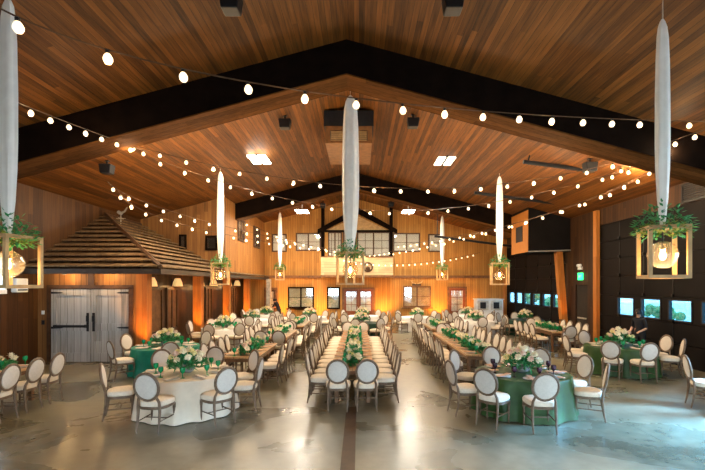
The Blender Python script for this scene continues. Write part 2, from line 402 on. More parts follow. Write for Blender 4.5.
# beam post left near
# ------------------------------------------------------------------ interior cabin on the left
EX, EY, EZ, RP = -6.1, 12.9, 2.9, .545
CW = -7.6     # side wall
fw = MB(); fy = 13.6
fw.box(XL, -10.0, fy, fy+.15, 0, EZ).box(-7.4, -7.0, fy, fy+.15, 0, EZ).box(-10.0, -7.4, fy, fy+.15, 2.40, EZ)
struct(fw.build('wall_front', 'front_x'), 'board wall around the rustic double doors', 'wall')
tr = MB(); tr.box(-10.08, -9.96, fy-.05, fy, 0, 2.42).box(-7.44, -7.30, fy-.05, fy, 0, 2.42).box(-10.08, -7.30, fy-.05, fy, 2.38, 2.50).box(-8.75, -8.55, fy-.05, fy, 2.5, EZ)
struct(tr.build('trim_6', 'trim'), 'dark frame around the rustic double doors', 'trim')
for i, (x0, x1, hs) in enumerate([(-9.95, -8.69, 1), (-8.66, -7.44, -1)]):
    d = MB().box(x0, x1, fy+.02, fy+.09, .02, 2.36).build('door_%d' % (i+1), 'door_grey')
    struct(d, 'left leaf of grey rustic doors with push bar' if i == 0 else 'right leaf of grey rustic doors with strap hinges', 'door')
    f_ = MB()
    for a, b2, c2, d2 in [(x0, x0+.16, .02, 2.36), (x1-.16, x1, .02, 2.36)]: f_.box(a, b2, fy-.02, fy+.02, c2, d2)
    for z0, z1 in [(.02, .30), (1.02, 1.26), (2.16, 2.36)]: f_.box(x0+.16, x1-.16, fy-.02, fy+.02, z0, z1)
    f_.build('door_frame', 'door_grey', d)
    hx = x0 if hs > 0 else x1
    for z in (1.12, 2.25): 
        MB().poly_extrude([(hx, z-.035), (hx+hs*.32, z-.02), (hx+hs*.40, z), (hx+hs*.32, z+.02), (hx, z+.035)], 1, fy-.035, fy-.02).build('strap_hinge', 'black', d)
    k = MB(); xx = x1-.08 if hs > 0 else x0+.08
    k.tube([(xx, fy-.02, 1.30), (xx, fy-.09, 1.33), (xx, fy-.09, 1.5), (xx, fy-.02, 1.53)], .016).box(xx-.04, xx+.04, fy-.03, fy-.02, 1.0, 1.6)
    k.build('door_handle', 'black', d)
    if i == 0:
        MB().box(x0+.12, x1-.10, fy-.12, fy-.07, 1.13, 1.21).box(x0+.12, x0+.18, fy-.08, fy-.02, 1.12, 1.22).box(x1-.16, x1-.10, fy-.08, fy-.02, 1.12, 1.22).build('push_bar', 'black', d)
# cabin side wall with framed panels
struct(MB().box(CW-.15, CW, fy+.15, YB, 0, EZ).build('wall_side', 'wall_low'), 'brown panelled side wall of the indoor cabin', 'wall')
i_t = 7
for k, (yc, hw) in enumerate([(15.6, .55), (17.0, .5), (19.9, .5), (21.1, .45), (23.9, .5), (25.3, .45)]):
    b_ = MB()
    b_.box(CW, CW+.07, yc-hw, yc-hw+.09, .75, 2.35).box(CW, CW+.07, yc+hw-.09, yc+hw, .75, 2.35).box(CW, CW+.07, yc-hw, yc+hw, .68, .78).box(CW, CW+.07, yc-hw, yc+hw, 2.3, 2.40)
    if k % 2: b_.box(CW, CW+.06, yc-.04, yc+.04, .75, 2.3)
    o = struct(b_.build('window_%d' % (k+2), 'trim'), 'dark framed panel on the cabin wall, %s from the double doors' % ORD[k], 'window')
    MB().box(CW+.005, CW+.02, yc-hw+.09, yc+hw-.09, .78, 2.3).build('pane', 'trim_mid', o)
# columns
for k, y in enumerate([13.75, 18.4, 22.4, 26.4]):
    o = struct(MB().box(-7.22, -6.86, y-.18, y+.18, 0, EZ-.02).build('trim_%d' % (i_t+k), 'post', bevel=.02), 'amber lit square cabin column, %s from the double doors' % ORD[k], 'column')
# eave soffit + fascia
s_ = MB().box(XL, EX-.02, EY+.02, fy+.15, EZ, EZ+.04).box(CW-.1, EX-.02, fy+.15, YB, EZ, EZ+.04)
struct(s_.build('trim_11', 'trim_mid'), 'brown soffit under the shingled eave', 'soffit')
s_ = MB().box(XL, EX, EY-.03, EY+.02, EZ-.06, EZ+.10).box(EX-.02, EX+.03, EY-.03, YB, EZ-.06, EZ+.10)
struct(s_.build('trim_12', 'fascia'), 'weathered fascia board along the shingled eave', 'fascia')
# shingled roof : overlapping courses
rf = empty('shingled_roof', (EX, EY, EZ)); struct(rf, 'hipped shingle roof of the indoor cabin', 'roof')
run = 4.3; NC = 12; cs = run/NC
def rb(m): m.v = [(x-EX, y-EY, z-EZ) for x, y, z in m.v]; return m
fr_, sd_ = MB(), MB()
for k in range(NC):
    d0, d1 = k*cs, (k+1)*cs+.03
    z0, z1 = EZ+.08+RP*d0, EZ+.08+RP*d1
    t = .075
    # front course
    x0, xa, xb = XL, EX-d0, EX-min(d1, run)
    fr_.add([(x0, EY+d0-.03, z0+.08), (xa, EY+d0-.03, z0+.08), (xb, EY+d1, z1-.02), (x0, EY+d1, z1-.02), (x0, EY+d0-.03, z0+.12), (xa, EY+d0-.03, z0+.12), (xb, EY+d1, z1+.005), (x0, EY+d1, z1+.005)],
            [(0, 1, 2, 3), (4, 5, 6, 7), (0, 1, 5, 4), (1, 2, 6, 5), (3, 0, 4, 7)])
    ye = YB if d1 <= .42 else 20.0
    sd_.add([(EX-d0+.03, EY+d0, z0+.07), (EX-d0+.03, ye, z0+.07), (EX-d1, ye, z1-.02), (EX-d1, EY+d1, z1-.02), (EX-d0+.03, EY+d0, z0+.12), (EX-d0+.03, ye, z0+.12), (EX-d1, ye, z1+.005), (EX-d1, EY+d1, z1+.005)],
            [(0, 1, 2, 3), (4, 5, 6, 7), (0, 1, 5, 4), (1, 2, 6, 5), (3, 0, 4, 7)])
rb(fr_).build('front_slope', 'shingle', rf); rb(sd_).build('side_slope', 'shingle_y', rf)
rb(MB().tube([(EX, EY, EZ+.16), (EX-run, EY+run, EZ+.16+RP*run)], .075, 6)).build('hip_cap', 'trim', rf)
rb(MB().tube([(EX-run, EY+run, EZ+.14+RP*run), (EX-run, 20, EZ+.14+RP*run)], .075, 6)).build('ridge_cap', 'trim', rf)
# upper storey volume
UX, UY = -6.4, 20.0
u = MB().box(XL, UX, UY, UY+.15, 3.0, cz(UX)).build('wall_upper', 'front_x')
u = MB(); u.poly_extrude([(XL, 3.0), (UX, 3.0), (UX, cz(UX)+.05), (XL, cz(XL)+.05)], 1, UY, UY+.15)
bpy.data.objects.remove(bpy.data.objects['wall_upper'])
struct(u.build('wall_upper', 'front_x'), 'end wall of the upper storey above the cabin roof', 'wall')
struct(MB().box(UX-.15, UX, UY+.15, YB, 3.0, cz(UX)+.05).build('wall_gallery', 'wall_y'), 'side wall of the upper storey with two dark windows', 'wall')

def window(name, axis, a0, a1, z0, z1, face, label, blind='blind', frame='trim', mull=1, bars=1, sgn=-1, sill=False):
    """frame proud of a wall; axis 'x': lies in XZ plane at y=face (sgn = side it faces); 'y': lies in YZ plane at x=face"""
    def bx(m, p0, p1, q0, q1, d0, d1):
        e0, e1 = sorted((face+sgn*d0, face+sgn*d1))
        if axis == 'x': m.box(p0, p1, e0, e1, q0, q1)
        else: m.box(e0, e1, p0, p1, q0, q1)
    f_ = MB(); t = .09
    bx(f_, a0, a0+t, z0, z1, 0, .08); bx(f_, a1-t, a1, z0, z1, 0, .08); bx(f_, a0+t, a1-t, z0, z0+t, 0, .08); bx(f_, a0+t, a1-t, z1-t, z1, 0, .08)
    for k in range(mull):
        c_ = a0+(a1-a0)*(k+1)/(mull+1); bx(f_, c_-.045, c_+.045, z0+t, z1-t, 0, .075)
    if sill: bx(f_, a0-.1, a1+.1, z0-.10, z0-.02, 0, .14)
    o = struct(f_.build(name, frame, bevel=.006), label, 'window')
    g = MB()
    cells = mull+1
    for k in range(cells):
        c0, c1 = a0+(a1-a0)*k/cells, a0+(a1-a0)*(k+1)/cells
        m_ = (c0+c1)/2
        if bars > 1: bx(g, m_-.015, m_+.015, z0+t, z1-t, .045, .06)
        for j in range(1, bars+1):
            zz = z0+t+(z1-z0-2*t)*j/(bars+1); bx(g, c0+.05, c1-.05, zz-.015, zz+.015, .045, .06)
    if bars: g.build('glazing_bar', frame, o)
    q = MB(); bx(q, a0+t, a1-t, z0+t, z1-t, .005, .015); q.build('blind', blind, o)
    q = MB(); bx(q, a0+t, a1-t, z0+t, z1-t, .03, .035); q.build('pane', 'pane', o)
    return o
def X(px, Y=YB): return (px-VX)*Y/F
def Z(py, Y=YB): return CZ-(py-VY)*Y/F
wn = 8
def bw(px0, px1, py0, py1, label, **k):
    global wn
    window('window_%d' % wn, 'x', X(px0), X(px1), Z(py1), Z(py0), YB, label, **k); wn += 1
bw(272, 287, 234, 252, 'small upper window at the far left, behind a ribbon', mull=0)
bw(296, 321, 233, 251, 'upper double window left of the balcony')
bw(328, 342, 232, 257, 'left glazed pair on the balcony', bars=2)
bw(343, 356, 232, 257, 'middle glazed balcony window behind the white ribbon', bars=2)
bw(357, 390, 232, 257, 'right glazed pair on the balcony', bars=2)
bw(393, 420, 233, 252, 'upper double window right of the balcony')
bw(428, 442, 234, 252, 'small upper window at the far right, behind a ribbon', mull=0)
bw(288, 314, 287, 308, 'black framed ground window with green grey blind', blind='blind_dim', frame='beam', sill=True)
bw(327, 340, 287, 309, 'narrow dark window left of the glazed doors', blind='blind_dim', frame='beam', mull=0)
bw(403, 431, 286, 307, 'brown framed window under the antlers', blind='pine', frame='trim_mid', sill=True)
window('window_%d' % wn, 'y', 22.1, 23.4, 4.85, 6.05, UX, 'nearer dark upper window in the gallery side wall', 'room_dark', 'trim', sgn=1); wn += 1
window('window_%d' % wn, 'y', 25.4, 26.9, 4.8, 6.1, UX, 'farther dark upper window in the gallery side wall', 'room_dark', 'trim', sgn=1); wn += 1
window('window_%d' % wn, 'x', -7.3, -6.72, 4.15, 4.85, UY, 'small black opening beside the ribbon above the cabin roof', 'room_dark', 'beam', mull=0, bars=0); wn += 1
window('window_%d' % wn, 'x', -8.55, -8.2, 4.2, 4.9, UY, 'tiny dark opening above the cabin ridge', 'room_dark', 'beam', mull=0, bars=0); wn += 1
# glazed double doors and single door on the back wall
def bdoor(name, px0, px1, pyt, label, leaves, mat):
    x0, x1, zt = X(px0), X(px1), Z(pyt)
    f_ = MB().box(x0-.12, x0, YB-.09, YB, 0, zt+.1).box(x1, x1+.12, YB-.09, YB, 0, zt+.1).box(x0, x1, YB-.09, YB, zt, zt+.1)
    r = struct(f_.build(name, 'trim_mid', bevel=.006), label, 'door')
    wd = (x1-x0)/leaves
    for k in range(leaves):
        a, b2 = x0+k*wd+.01, x0+(k+1)*wd-.01
        l = MB().box(a, a+.14, YB-.06, YB-.01, .02, zt-.02).box(b2-.14, b2, YB-.06, YB-.01, .02, zt-.02).box(a+.14, b2-.14, YB-.06, YB-.01, .02, .75).box(a+.14, b2-.14, YB-.06, YB-.01, zt-.18, zt-.02)
        lf = l.build('door_leaf', mat, r)
        g = MB(); mm = (a+b2)/2; g.box(mm-.015, mm+.015, YB-.055, YB-.03, .75, zt-.18)
        for j in (1, 2): zz = .75+(zt-.93)*j/3; g.box(a+.14, b2-.14, YB-.055, YB-.03, zz-.015, zz+.015)
        g.build('glazing_bar', mat, lf)
        MB().box(a+.14, b2-.14, YB-.012, YB-.004, .75, zt-.18).build('curtain', 'blind', lf)
        MB().box(a+.14, b2-.14, YB-.028, YB-.024, .75, zt-.18).build('pane', 'pane', lf)
        MB().ball((b2-.07 if k == 0 else a+.07, YB-.09, 1.0), .035).build('door_handle', 'brass', lf)
bdoor('door_6', 344, 373, 289, 'red brown glazed double doors under the balcony', 2, 'door_red')
bdoor('door_7', 449, 465, 288, 'dark single glazed door on the far wall', 1, 'door_red')
bdoor('door_8', 266, 276, 289, 'dark doorway in the far left corner', 1, 'trim')
# horizontal band and gable trim on back wall
struct(MB().box(X(265), X(321), YB-.12, YB, 2.96, 3.14).box(X(393), X(503), YB-.12, YB, 2.96, 3.14).build('trim_13', 'trim_mid'), 'brown band along the far wall', 'trim')
g = MB()
for x in (X(323), X(391)): g.box(x-.1, x+.1, YB-.3, YB-.0, 4.2, Z(208))
g.poly_extrude([(X(318), Z(234)), (X(357.5), Z(214)), (X(397), Z(234)), (X(397), Z(230)), (X(357.5), Z(208)), (X(318), Z(230))], 1, YB-.32, YB-.02)
g.box(X(323), X(391), YB-.2, YB-.02, Z(232)-.02, Z(230.4))
struct(g.build('trim_14', 'beam'), 'dark gabled frame above the balcony windows', 'trim')
struct(MB().poly_extrude([(X(326), Z(231)), (X(357.5), Z(216)), (X(389), Z(231))], 1, YB-.06, YB).build('trim_15', 'pine'), 'pale triangular panel over the balcony windows', 'trim')
# balcony
bal = empty('balcony', (X(357), YB-1.3, 3.0)); struct(bal, 'pale boarded balcony above the glazed doors', 'balcony')
bx0, bx1, by = X(321, 27.1)-X(357), X(393, 27.1)-X(357), 0
MB().box(bx0, bx1, 0, .08, .12, 1.28).box(bx0, bx0+.08, .08, 1.3, .12, 1.28).box(bx1-.08, bx1, .08, 1.3, .12, 1.28).build('parapet', 'balcony', bal)
MB().box(bx0-.04, bx1+.04, -.04, .14, 1.28, 1.34).build('rail_cap', 'trim_mid', bal)
MB().box(bx0-.03, bx1+.03, -.03, 1.3, 0, .14).build('balcony_deck', 'trim_mid', bal)
# far right box room
bxr = MB().box(7.9, XR, 19.6, 21.7, 4.07, cz(7.9)-.02)
bxr.v = [(x, y, z if z < 5 else cz(x)-.01) for x, y, z in bxr.v]
bo = struct(bxr.build('wall_box', 'garage'), 'dark boxed room hung under the ceiling above the exit', 'box room')
MB().box(7.87, 7.9, 19.6, 21.68, 4.05, 6.0).build('side_panel', 'post', bo)
MB().box(7.84, 7.87, 20.2, 21.0, 4.6, 5.35).build('hatch', 'black', bo)
MB().tube([(7.9, 19.57, 4.06), (9.86, 19.57, 4.12)], .03, 6).build('edge_rail', 'brass', bo)
o = MB().poly_extrude([(9.57, 0), (9.85, 0), (9.53, 4.07), (9.25, 4.07)], 1, 19.65, 19.95).build('trim_16', 'post', bevel=.01)
struct(o, 'leaning orange timber brace beside the far overhead door', 'brace')

# ------------------------------------------------------------------ small fixtures
ex = empty('exit_sign', (XR-.02, 18.65, 2.72))
MB().box(-.05, .02, -.17, .17, 0, .32).build('housing', 'exit', ex)
def text_obj(txt, size, name, mat, parent, loc, rot):
    cu = bpy.data.curves.new(name, 'FONT'); cu.body = txt; cu.size = size; cu.extrude = .004; cu.align_x = 'CENTER'; cu.align_y = 'CENTER'
    t_ = bpy.data.objects.new('t', cu); COL.objects.link(t_); bpy.context.view_layer.update()
    me = bpy.data.meshes.new_from_object(t_.evaluated_get(bpy.context.evaluated_depsgraph_get())); bpy.data.objects.remove(t_)
    me.materials.clear(); me.materials.append(M[mat]); o = bpy.data.objects.new(name, me); COL.objects.link(o); o.parent = parent; o.location = loc; o.rotation_euler = rot
    return o
text_obj('EXIT', .13, 'lettering', 'white', ex, (-.056, 0, .16), (pi/2, 0, -pi/2))
tag(ex, 'green exit sign on the board wall above the dark door', 'exit sign')
em = empty('emergency_light', (XR-.02, 18.65, 3.18)); MB().box(-.07, .02, -.14, .14, 0, .13).build('housing', 'white', em)
for s in (-1, 1): MB().ball((-.08, s*.08, .19), .07).build('lamp_head', 'white', em)
tag(em, 'white twin emergency light above the exit sign', 'emergency light')
# louvre on right wall above near door
lv = empty('wall_louvre', (XR-.02, 12.2, 4.97)); MB().box(-.05, 0, -.6, .6, 0, .06).box(-.05, 0, -.6, .6, .52, .58).box(-.05, 0, -.6, -.54, .06, .52).box(-.05, 0, .54, .6, .06, .52).build('frame', 'black', lv)
b_ = MB()
for k in range(7): b_.box(-.04, -.01, -.54, .54, .08+k*.065, .11+k*.065)
b_.build('slat', 'black', lv); tag(lv, 'black louvred vent high on the right wall', 'vent')
# ridge air handler
ac = empty('air_handler', (-.33, 13.5, 7.06))
MB().box(-.80, .80, 0, 2.4, .55, 1.05).build('duct', 'black', ac)
b_ = MB(); b_.box(-.75, .75, 0, .08, 0, .08).box(-.75, .75, 0, .08, .42, .55).box(-.75, -.6, 0, .08, .08, .42).box(.6, .75, 0, .08, .08, .42).box(-.08, .08, 0, .08, .08, .42)
b_.box(-.75, -.67, .08, 2.4, 0, .55).box(.67, .75, .08, 2.4, 0, .55).box(-.67, .67, 2.3, 2.4, 0, .55).box(-.67, .67, .08, 2.3, 0, .05)
b_.build('casing', 'trim_mid', ac)
for s in (-1, 1):
    g_ = MB()
    for k in range(5): g_.box(min(s*.1, s*.58), max(s*.1, s*.58), .03, .05, .1+k*.065, .125+k*.065)
    g_.build('grille', 'pine', ac)
tag(ac, 'dark air handler with two grilles hung from the ridge', 'air handler')
# ceiling speakers
def speaker(px, py, label):
    Y = (RZ-CZ-SL*0)/1
    u_ = (px-VX)/F; v_ = (VY-py)/F
    # z = 2.5+v*Y ; ceiling RZ - SL*|u*Y-XC|
    sg = 1 if u_ > 0 else -1
    Y = (RZ-CZ-.22+SL*sg*XC)/(v_+SL*sg*u_)
    x = u_*Y; zc = cz(x)
    o = empty('ceiling_speaker', (x, Y, zc))
    MB().poly_extrude([(-.15, -.40), (.15, -.40), (.19, -.12), (-.19, -.12)], 1, -.14, .14).build('cabinet', 'black', o, bevel=.02)
    MB().tube([(0, 0, .05), (0, 0, -.14)], .03).box(-.06, .06, -.06, .06, -.02, .03).build('bracket', 'black', o)
    tag(o, label, 'speaker', 'black ceiling speakers')
speaker(231, 2, 'black speaker cut by the top edge, left one')
speaker(453, 2, 'black speaker cut by the top edge, right one')
speaker(285, 123, 'black ceiling speaker just left of the air handler')
speaker(413, 122, 'black ceiling speaker just right of the air handler')
speaker(107, 168, 'black ceiling speaker above the shingled roof')
speaker(590, 166, 'black ceiling speaker behind the near right heater pipe')
speaker(391, 204, 'small black speaker right of the balcony gable')
speaker(323, 205, 'small black speaker left of the balcony gable')
# high bay lights
def highbay(x, y, z, label, mat, power):
    o = empty('high_bay_light', (x, y, z))
    for k in range(4):
        sx, sy = (-.33, .05, -.33, .05)[k], (-.50, -.50, .06, .06)[k]
        MB().box(sx, sx+.28, sy, sy+.44, -.05, 0).build('led_panel', mat, o)
    MB().box(-.02, .02, -.52, .52, 0, .05).box(-.34, .34, -.02, .02, 0, .05).build('housing', 'black', o)
    MB().tube([(0, 0, .05), (0, 0, cz(x)-z+.03)], .012, 6).build('suspension_rod', 'brass', o)
    tag(o, label, 'ceiling light', 'high bay lights')
    l = bpy.data.lights.new('high_bay_lamp', 'AREA'); l.shape = 'RECTANGLE'; l.size = .7; l.size_y = 1.2; l.energy = power; l.color = (1, .90, .74)
    lo = bpy.data.objects.new('high_bay_lamp', l); COL.objects.link(lo); lo.location = (0, 0, -.09); lo.parent = o
highbay(-3.75, 15.8, 7.24, 'bright four panel ceiling light, nearest one left of centre', 'led', 400)
highbay(3.3, 16.2, 7.3, 'dim four panel ceiling light, nearest one right of centre', 'led_dim', 160)
highbay(-3.2, 23.6, 6.65, 'bright ceiling light left of the white ribbon near balcony', 'led', 400)
highbay(2.8, 23.9, 6.7, 'bright ceiling light right of the balcony gable', 'led', 400)
# heater pipes
for x0, x1, Y, z0, lab in [(5.4, 9.8, 13.8, 6.55, 'long dark heater pipe hung near the front right'), (5.0, 9.8, 18.2, 6.5, 'dark heater pipe hung right of centre, middle one'), (4.4, 9.8, 24.5, 5.35, 'dark heater pipe hung farthest back')]:
    o = empty('heater_pipe', (x0, Y, z0)); s = -.13
    MB().tube([(0, 0, 0), (x1-x0, 0, s*(x1-x0))], .07, 10).build('pipe', 'black', o)
    for dx in (.15, (x1-x0)*.85):
        MB().tube([(dx, 0, s*dx), (dx+.06, 0, cz(x0+dx)-z0+.02)], .025, 6).build('hanger', 'black', o)
    tag(o, lab, 'heater pipe', 'hung heater pipes')
# weathervane
wv = empty('weather_vane', (-9.75, 17.2, EZ+.13+RP*3.62)); wv.scale = (.75, .75, .75)
MB().tube([(0, 0, 0), (0, 0, .62)], .02, 6).build('mast', 'brass', wv)
MB().tube([(-.25, 0, .3), (.25, 0, .3)], .018, 6).tube([(0, -.25, .3), (0, .25, .3)], .018, 6).ball((0, 0, .3), .05).build('compass_arms', 'brass', wv)
MB().poly_extrude([(-.22, .60), (-.10, .52), (.05, .50), (.12, .58), (.26, .66), (.38, .92), (.30, .90), (.18, .70), (.0, .66), (-.10, .74), (-.2, .70)], 1, -.012, .012).build('rooster', 'brass', wv)
tag(wv, 'pale metal weathervane on the peak of the shingled roof', 'weathervane')
# sconces under the eave
for k, (y, lab) in enumerate([(14.85, 'beside the emerald clothed table'), (17.0, 'before the second column'), (19.4, 'just past the second column'), (21.2, 'before the third column'), (23.6, 'past the third column'), (25.3, 'nearest the far wall')]):
    o = empty('wall_sconce', (CW+.02, y, 2.45))
    MB().lathe([(.20, 0), (.17, .16), (.10, .32), (.095, .32), (.19, 0)], 14, (.24, 0, 0)).build('lamp_shade', 'shade', o, smooth=True)
    MB().box(0, .03, -.05, .05, .05, .3).tube([(.02, 0, .2), (.24, 0, .25)], .015, 6).build('bracket', 'black', o)
    tag(o, 'glowing cone shaded wall sconce %s' % lab, 'sconce', 'sconces along the cabin wall')
    l = bpy.data.lights.new('sconce_lamp', 'POINT'); l.energy = 9; l.color = (1, .58, .22); l.shadow_soft_size = .05
    lo = bpy.data.objects.new('sconce_lamp', l); COL.objects.link(lo); lo.parent = o; lo.location = (.24, 0, -.02)
# uplights
def uplight(x, y, tx, ty, lab, power=70, ang=70):
    o = empty('uplight', (x, y, 0))
    MB().lathe([(.07, 0), (.08, .02), (.08, .16), (.06, .165)], 12).build('can', 'black', o)
    MB().lathe([(.055, .166), (.05, .172)], 12).build('lens', 'uplight', o)
    tag(o, lab, 'uplight', 'amber floor uplights')
    l = bpy.data.lights.new('uplight_lamp', 'SPOT'); l.energy = power; l.color = (1, .38, .05); l.spot_size = radians(ang); l.spot_blend = .8; l.shadow_soft_size = .06
    lo = bpy.data.objects.new('uplight_lamp', l); COL.objects.link(lo); lo.parent = o; lo.location = (0, 0, .2)
    d = Vector((tx-x, ty-y, 1.5)); lo.rotation_euler = d.to_track_quat('-Z', 'Y').to_euler()
for k, y in enumerate([13.75, 18.4, 22.4, 26.4]):
    uplight(-6.55, y-.75, -7.02, y-.18, 'amber floor uplight at the foot of the %s cabin column' % ORD[k], 420, 58)
for k, px in enumerate([283, 318, 383, 437, 470]):
    uplight(X(px), YB-.95, X(px), YB, 'amber floor uplight against the far wall, %s from left' % ORD[k], 560, 95)
uplight(9.35, 16.8, 9.7, 17.2, 'amber floor uplight at the post by the exit', 60, 30)
uplight(9.2, 18.95, 9.6, 19.6, 'amber floor uplight at the leaning timber brace', 160, 34)
# warm downlights under the front eave
for k, x in enumerate([-9.3, -8.0]):
    o = empty('eave_downlight', (x, 13.25, EZ-.01)); MB().lathe([(.07, -.05), (.07, 0), (.05, .005)], 12).build('can', 'black', o)
    tag(o, 'small eave downlight above the %s rustic door' % ('left', 'right')[k], 'downlight', 'eave downlights')
    l = bpy.data.lights.new('downlight_lamp', 'POINT'); l.energy = 26; l.color = (1, .62, .25); l.shadow_soft_size = .04
    lo = bpy.data.objects.new('downlight_lamp', l); COL.objects.link(lo); lo.parent = o; lo.location = (0, 0, -.10)
# switch plates + box by the left window
o = MB().box(-10.26, -10.18, fy-.03, fy, 1.55, 1.67).build('light_switch', 'white'); tag(o, 'white switch plate left of the double doors', 'light switch')
o = MB().box(-10.26, -10.18, fy-.035, fy, 1.22, 1.36).build('fire_call_point', 'black'); tag(o, 'dark call point under the white switch plate', 'switch')
o = empty('wall_unit', (XL+.01, 12.75, 2.28)); MB().box(0, .18, -.22, .22, 0, .42).build('housing', 'white', o, bevel=.02); MB().box(.18, .19, -.18, .18, .05, .09).build('grille', 'black', o)
tag(o, 'white wall unit beside the bright left window', 'wall unit')
# antlers
an = empty('antlers', (X(416.5), YB-.02, Z(284)))
MB().poly_extrude([(-.3, -.12), (.3, -.12), (.3, .02), (-.3, .02)], 1, -.06, 0).build('plaque', 'trim', an)
for s in (-1, 1):
    MB().tube([(s*.05, -.1, .02), (s*.3, -.16, .08), (s*.45, -.16, .3)], [.03, .025, .01], 6).tube([(s*.28, -.16, .08), (s*.26, -.2, .3)], [.02, .008], 6).build('antler', 'pine', an)
tag(an, 'mounted antlers above the brown framed far window', 'antlers')
# ornament on balcony
bo_ = empty('balcony_wreath', (X(368, 27.05), YB-1.31, 3.1+.55))
MB().tube([(.28*cos(a), -.03, .28*sin(a)) for a in [k*pi/8 for k in range(16)]], .06, 6, close=True).ball((0, -.04, -.1), .15).build('wreath', 'trim', bo_)
tag(bo_, 'dark round ornament on the pale balcony front', 'ornament')
# appliance / bar cart at far right
ap = empty('drinks_cabinet', (X(490, 26.8), 26.8, 0))
MB().box(-.85, .85, 0, .7, .1, 1.55).box(-.9, .9, -.05, .75, 1.55, 1.62).build('body', 'white', ap, bevel=.02)
for s in (-.45, .4): 
    d_ = MB().box(s-.35, s+.35, -.03, 0, .9, 1.5).build('door', 'brass', ap); MB().box(s-.18, s+.18, -.05, -.03, 1.0, 1.4).build('door_window', 'black', d_)
for x in (-.75, .75):
    for y in (.1, .6): MB().box(x-.05, x+.05, y-.05, y+.05, 0, .1).build('leg', 'black', ap)
tag(ap, 'white metal drinks cabinet against the far right wall', 'cabinet')
st = struct(MB().box(X(269, 27.6)-.13, X(269, 27.6)+.13, 27.4, 27.7, 0, 2.88).build('trim_17', 'stone'), 'pale stone pillar near the far left doorway', 'pillar')

# ------------------------------------------------------------------ chair prototype
def make_chair():
    r = empty('dining_chair')
    def sup(a, hw, y0, y1):
        c_, s_ = cos(a), sin(a); e = .62
        x = hw*(abs(c_)**e)*(1 if c_ > 0 else -1); t = (abs(s_)**e)*(1 if s_ > 0 else -1)
        y = (y0+y1)/2+(y1-y0)/2*t
        return x*(1+.10*t), y
    n = 24
    def slab(rows, name, mat):
        m_ = MB(); vs = []
        for sc, z in rows:
            for k in range(n):
                x, y = sup(2*pi*k/n, .245*sc, .01-.235*sc, .01+.235*sc); vs.append((x, y, z))
        fs = [(i*n+k, i*n+(k+1) % n, (i+1)*n+(k+1) % n, (i+1)*n+k) for i in range(len(rows)-1) for k in range(n)]
        fs += [tuple(range(n-1, -1, -1)), tuple((len(rows)-1)*n+k for k in range(n))]
        m_.add(vs, fs); return m_.build(name, mat, r, smooth=True)
    slab([(.97, .435), (1.0, .455), (1.0, .485), (.93, .515), (.72, .532), (.3, .54)], 'seat', 'cream')
    slab([(.96, .385), (.99, .39), (.99, .430), (.96, .436)], 'seat_frame', 'chairwood')
    tz = lambda z: -.235-(z-.5)*.17
    ring = [(.205*cos(a), tz(.775+.225*sin(a)), .775+.225*sin(a)) for a in [2*pi*k/24 for k in range(24)]]
    MB().tube(ring, .024, 8, close=True).build('backrest', 'chairwood', r, smooth=True)
    p = MB(); vs = []; k_ = 20
    rows = [(1, 0), (.93, .022), (.6, .032), (.02, .036)]
    for side in (-1, 1):
        vs = []
        for sc, d in rows:
            for j in range(k_):
                a = 2*pi*j/k_; z = .775+.212*sc*sin(a); vs.append((.192*sc*cos(a), tz(z)+side*d, z))
        fs = [(i*k_+j, i*k_+(j+1) % k_, (i+1)*k_+(j+1) % k_, (i+1)*k_+j) for i in range(3) for j in range(k_)] + [tuple(3*k_+j for j in range(k_))]
        p.add(vs, fs)
    p.build('back_panel', 'backcream', r, smooth=True)
    for s in (-1, 1):
        MB().tube([(s*.205, .195, .40), (s*.205, .195, .33), (s*.203, .197, .30), (s*.20, .20, .0)], [.027, .027, .020, .013], 8).build('leg', 'chairwood', r, smooth=True)
        MB().tube([(s*.15, tz(.61), .605), (s*.178, -.225, .52), (s*.185, -.215, .42), (s*.185, -.215, .34), (s*.185, -.235, .16), (s*.185, -.27, .0)], [.020, .022, .026, .024, .019, .013], 8).build('leg', 'chairwood', r, smooth=True)
    MB().tube([(-.2, .2, .2), (-.186, -.225, .2)], .011, 6).tube([(.2, .2, .2), (.186, -.225, .2)], .011, 6).tube([(-.193, 0, .2), (.193, 0, .2)], .011, 6).build('stretcher', 'chairwood', r)
    return r
CH = make_chair(); CH.scale = (1.03, 1.03, 1.03)
def chair(x, y, fx, fy_, label, group):
    """chair whose BACK stands at (x,y), facing (fx,fy)"""
    d = Vector((fx-x, fy_-y)).normalized(); rz = math.atan2(d.y, d.x)-pi/2 + random.uniform(-.05, .05)
    return place(CH, (x+d.x*.26, y+d.y*.26, 0), rz, label, 'chair', group)

# ------------------------------------------------------------------ tableware prototypes
def make_plate(nap, lab):
    return MB().lathe([(.06, 0), (.09, .004), (.15, .016), (.148, .020), (.095, .009), (.01, .007)], 20).mesh('plate', 'plate', True)
PLATE = make_plate(0, '')
def napk(mat):
    b_ = MB(); pts = [(-.19, .021), (-.13, .024), (-.07, .017), (.07, .017), (.13, .024), (.2, .026)]
    vs = []
    for y, z in pts:
        w_ = .045+.006*sin(y*40); vs += [(-w_, y, z), (w_, y, z), (w_, y, z+.012), (-w_, y, z+.012)]
    fs = []
    for i in range(len(pts)-1):
        for k in range(4): fs.append((i*4+k, i*4+(k+1) % 4, (i+1)*4+(k+1) % 4, (i+1)*4+k))
    fs += [(0, 1, 2, 3), tuple(len(pts)*4-4+k for k in range(4))]
    return b_.add(vs, fs).mesh('napkin', mat)
NAP = {'napkin': napk('napkin'), 'napkin_w': napk('napkin_w')}
